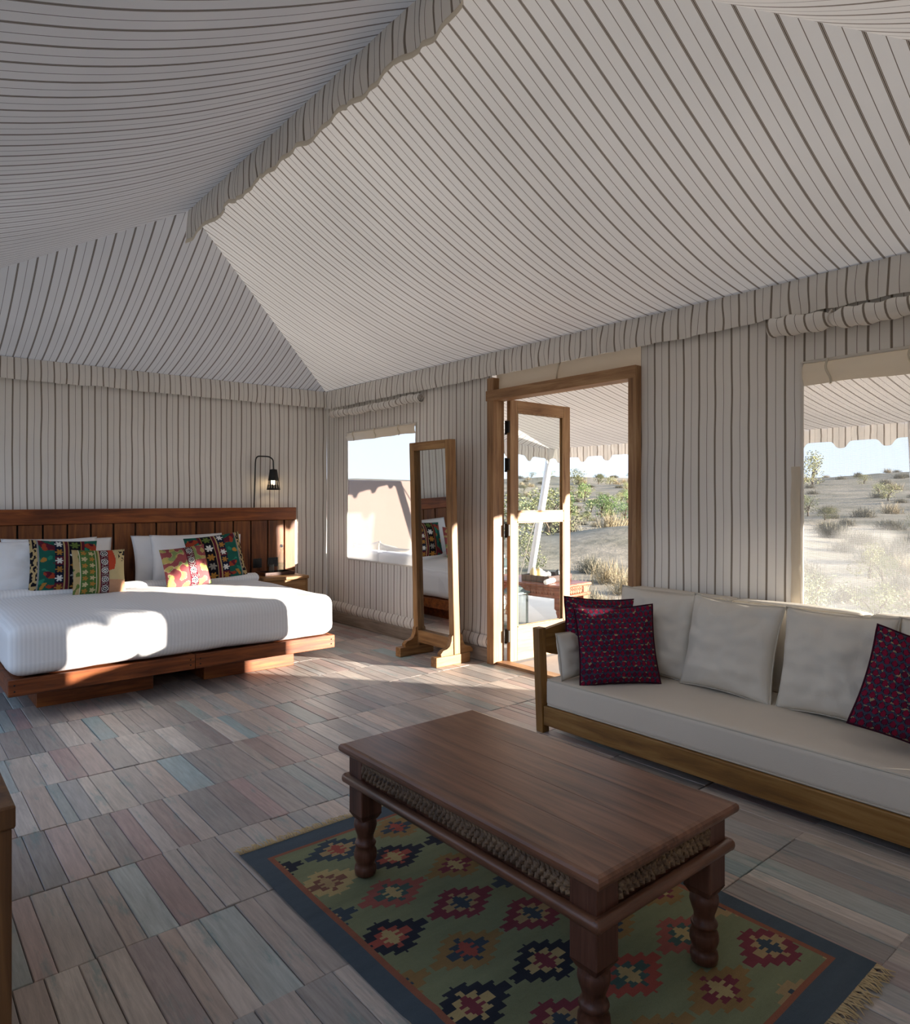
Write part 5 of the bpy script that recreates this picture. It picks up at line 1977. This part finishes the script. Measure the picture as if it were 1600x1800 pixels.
def stem_mesh(seed):
    r_ = random.Random(seed)
    mb = MB()
    mb.tube([(0, 0, -0.05), (0.02, 0.01, .2), (-.01, .02, .45)], [.035, .028, .015], 6)
    for k in range(5):
        a = r_.uniform(0, 6.28)
        mb.tube([(0, 0, .15 + .05 * k), (.12 * cos(a), .12 * sin(a), .35 + .06 * k), (.25 * cos(a), .25 * sin(a), .5 + .06 * k)], [.018, .012, .006], 5)
    return mb.mesh('stem')


BM = {k: [bush_mesh(k, 10 * i + j) for j in range(3)] for i, k in enumerate(('dry', 'grey', 'green'))}
BM['olive'] = [m.copy() for m in BM['green']]
ST = stem_mesh(3)
for k, mt in (('dry', 'dry'), ('grey', 'grey_bush'), ('green', 'green_bush'), ('olive', 'olive_bush')):
    for me in BM[k]:
        me.materials.clear()
        me.materials.append(M[mt])
ST.materials.append(M['bark'])
KINDS = {'dry': ('dry_grass_tuft', 'pale dry grass tuft', 'grass'), 'grey': ('brush', 'grey leafless brush', 'shrub'),
         'green': ('green_shrub', 'fresh green bushy shrub', 'shrub'), 'olive': ('olive_shrub', 'dull olive shrub', 'shrub')}
rb = random.Random(5)
SPOTS = []


def bush(kind, x, y, s, zone, sz=1.0):
    nm, lab, cat = KINDS[kind]
    if any((x - a) ** 2 + (y - b) ** 2 < (0.60 * (s + r)) ** 2 for a, b, r in SPOTS):
        return
    SPOTS.append((x, y, s))
    root = empty(nm, (x, y, ground_z(x, y) - 0.02 * s), rb.uniform(0, 6.28))
    root.scale = (s, s, s * sz)
    link('foliage', rb.choice(BM[kind]), None, root)
    if kind in ('green', 'olive'):
        link('stem', ST, None, root)
    tag(root, lab + ' ' + zone, cat, nm.replace('_', ' ') + ' ' + zone)


def by_px(kind, px, dist, s, zone, sz=1.0):
    d = ray(px, HY)
    d = Vector((d.x, d.y)).normalized() * dist
    bush(kind, d.x, d.y, s, zone, sz)


Z1_, Z2_, Z3_ = 'growing close behind the terrace edge', 'growing behind the sandy mound', 'on the far slopes seen through the door'
Z4_, Z5_ = 'growing close outside the big netted window', 'on the plain seen through the big netted window'
for px, dist, k, s in ((1062, 9.3, 'dry', 1.1), (1088, 9.0, 'dry', 1.2), (1102, 10.4, 'grey', 1.1), (1036, 10.5, 'grey', .8), (1016, 11.8, 'dry', .8), (1080, 11.0, 'dry', 1.1),
                       (1058, 12.6, 'dry', 1.0), (985, 12.8, 'grey', .9), (955, 12.0, 'olive', .6), (925, 13.5, 'grey', 1.0), (908, 11.6, 'dry', 1.0), (1102, 13.5, 'dry', 1.0),
                       (1072, 15.0, 'dry', 1.1), (1040, 16.4, 'grey', .9), (1010, 14.5, 'dry', .8), (1090, 16.5, 'dry', 1.0), (935, 16.5, 'olive', .9)):
    by_px(k, px, dist, s, Z1_)
for px, dist, k, s, sz in ((987, 27, 'grey', 2.2, .8), (1010, 27.5, 'grey', 2.4, .8), (1032, 28, 'grey', 2.0, .8), (1052, 27.5, 'dry', 2.2, .8), (1074, 29, 'dry', 2.0, .9), (1096, 29, 'dry', 1.6, .8),
                           (965, 24, 'olive', 2.0, .9), (944, 27, 'olive', 2.2, .9), (920, 25, 'grey', 2.2, .8), (905, 21, 'olive', 1.8, .9)):
    by_px(k, px, dist, s, Z2_, sz)
for px, dist, k, s, sz in ((1000, 52, 'green', 1.7, 1.2), (1003, 45, 'green', 1.3, 1.1), (1058, 52, 'green', 1.7, 1.1), (1073, 48, 'green', 1.9, .9), (1100, 42, 'green', 1.8, .7), (1040, 60, 'green', 1.3, .9),
                           (925, 46, 'green', 1.6, .9), (1105, 60, 'green', 1.6, 1.2), (1028, 75, 'green', 1.6, 1.3), (1018, 95, 'olive', 3.0, 1.2)):
    by_px(k, px, dist, s, Z3_, sz)
for _ in range(190):
    d_ = 34 * (180 / 34) ** rb.random()
    by_px(rb.choice(('grey', 'olive', 'grey', 'dry')), rb.uniform(895, 1115), d_, rb.uniform(.7, 1.3) * (0.6 + d_ / 90), Z3_, rb.uniform(.5, .8))
for _ in range(120):
    by_px(rb.choice(('dry', 'olive', 'olive', 'dry', 'grey')), rb.uniform(1405, 1640), rb.uniform(8.3, 17), rb.uniform(.6, 1.1), Z4_, 0.9)
for _ in range(60):
    d_ = 18 * (170 / 18) ** rb.random()
    by_px(rb.choice(('grey', 'olive', 'dry', 'grey')), rb.uniform(1400, 1640), d_, rb.uniform(.8, 1.5) * (1 + d_ / 110), Z5_, rb.uniform(.6, .9))
by_px('olive', 1429, 120, 5.0, 'standing alone against the sky over the plain', 1.1)
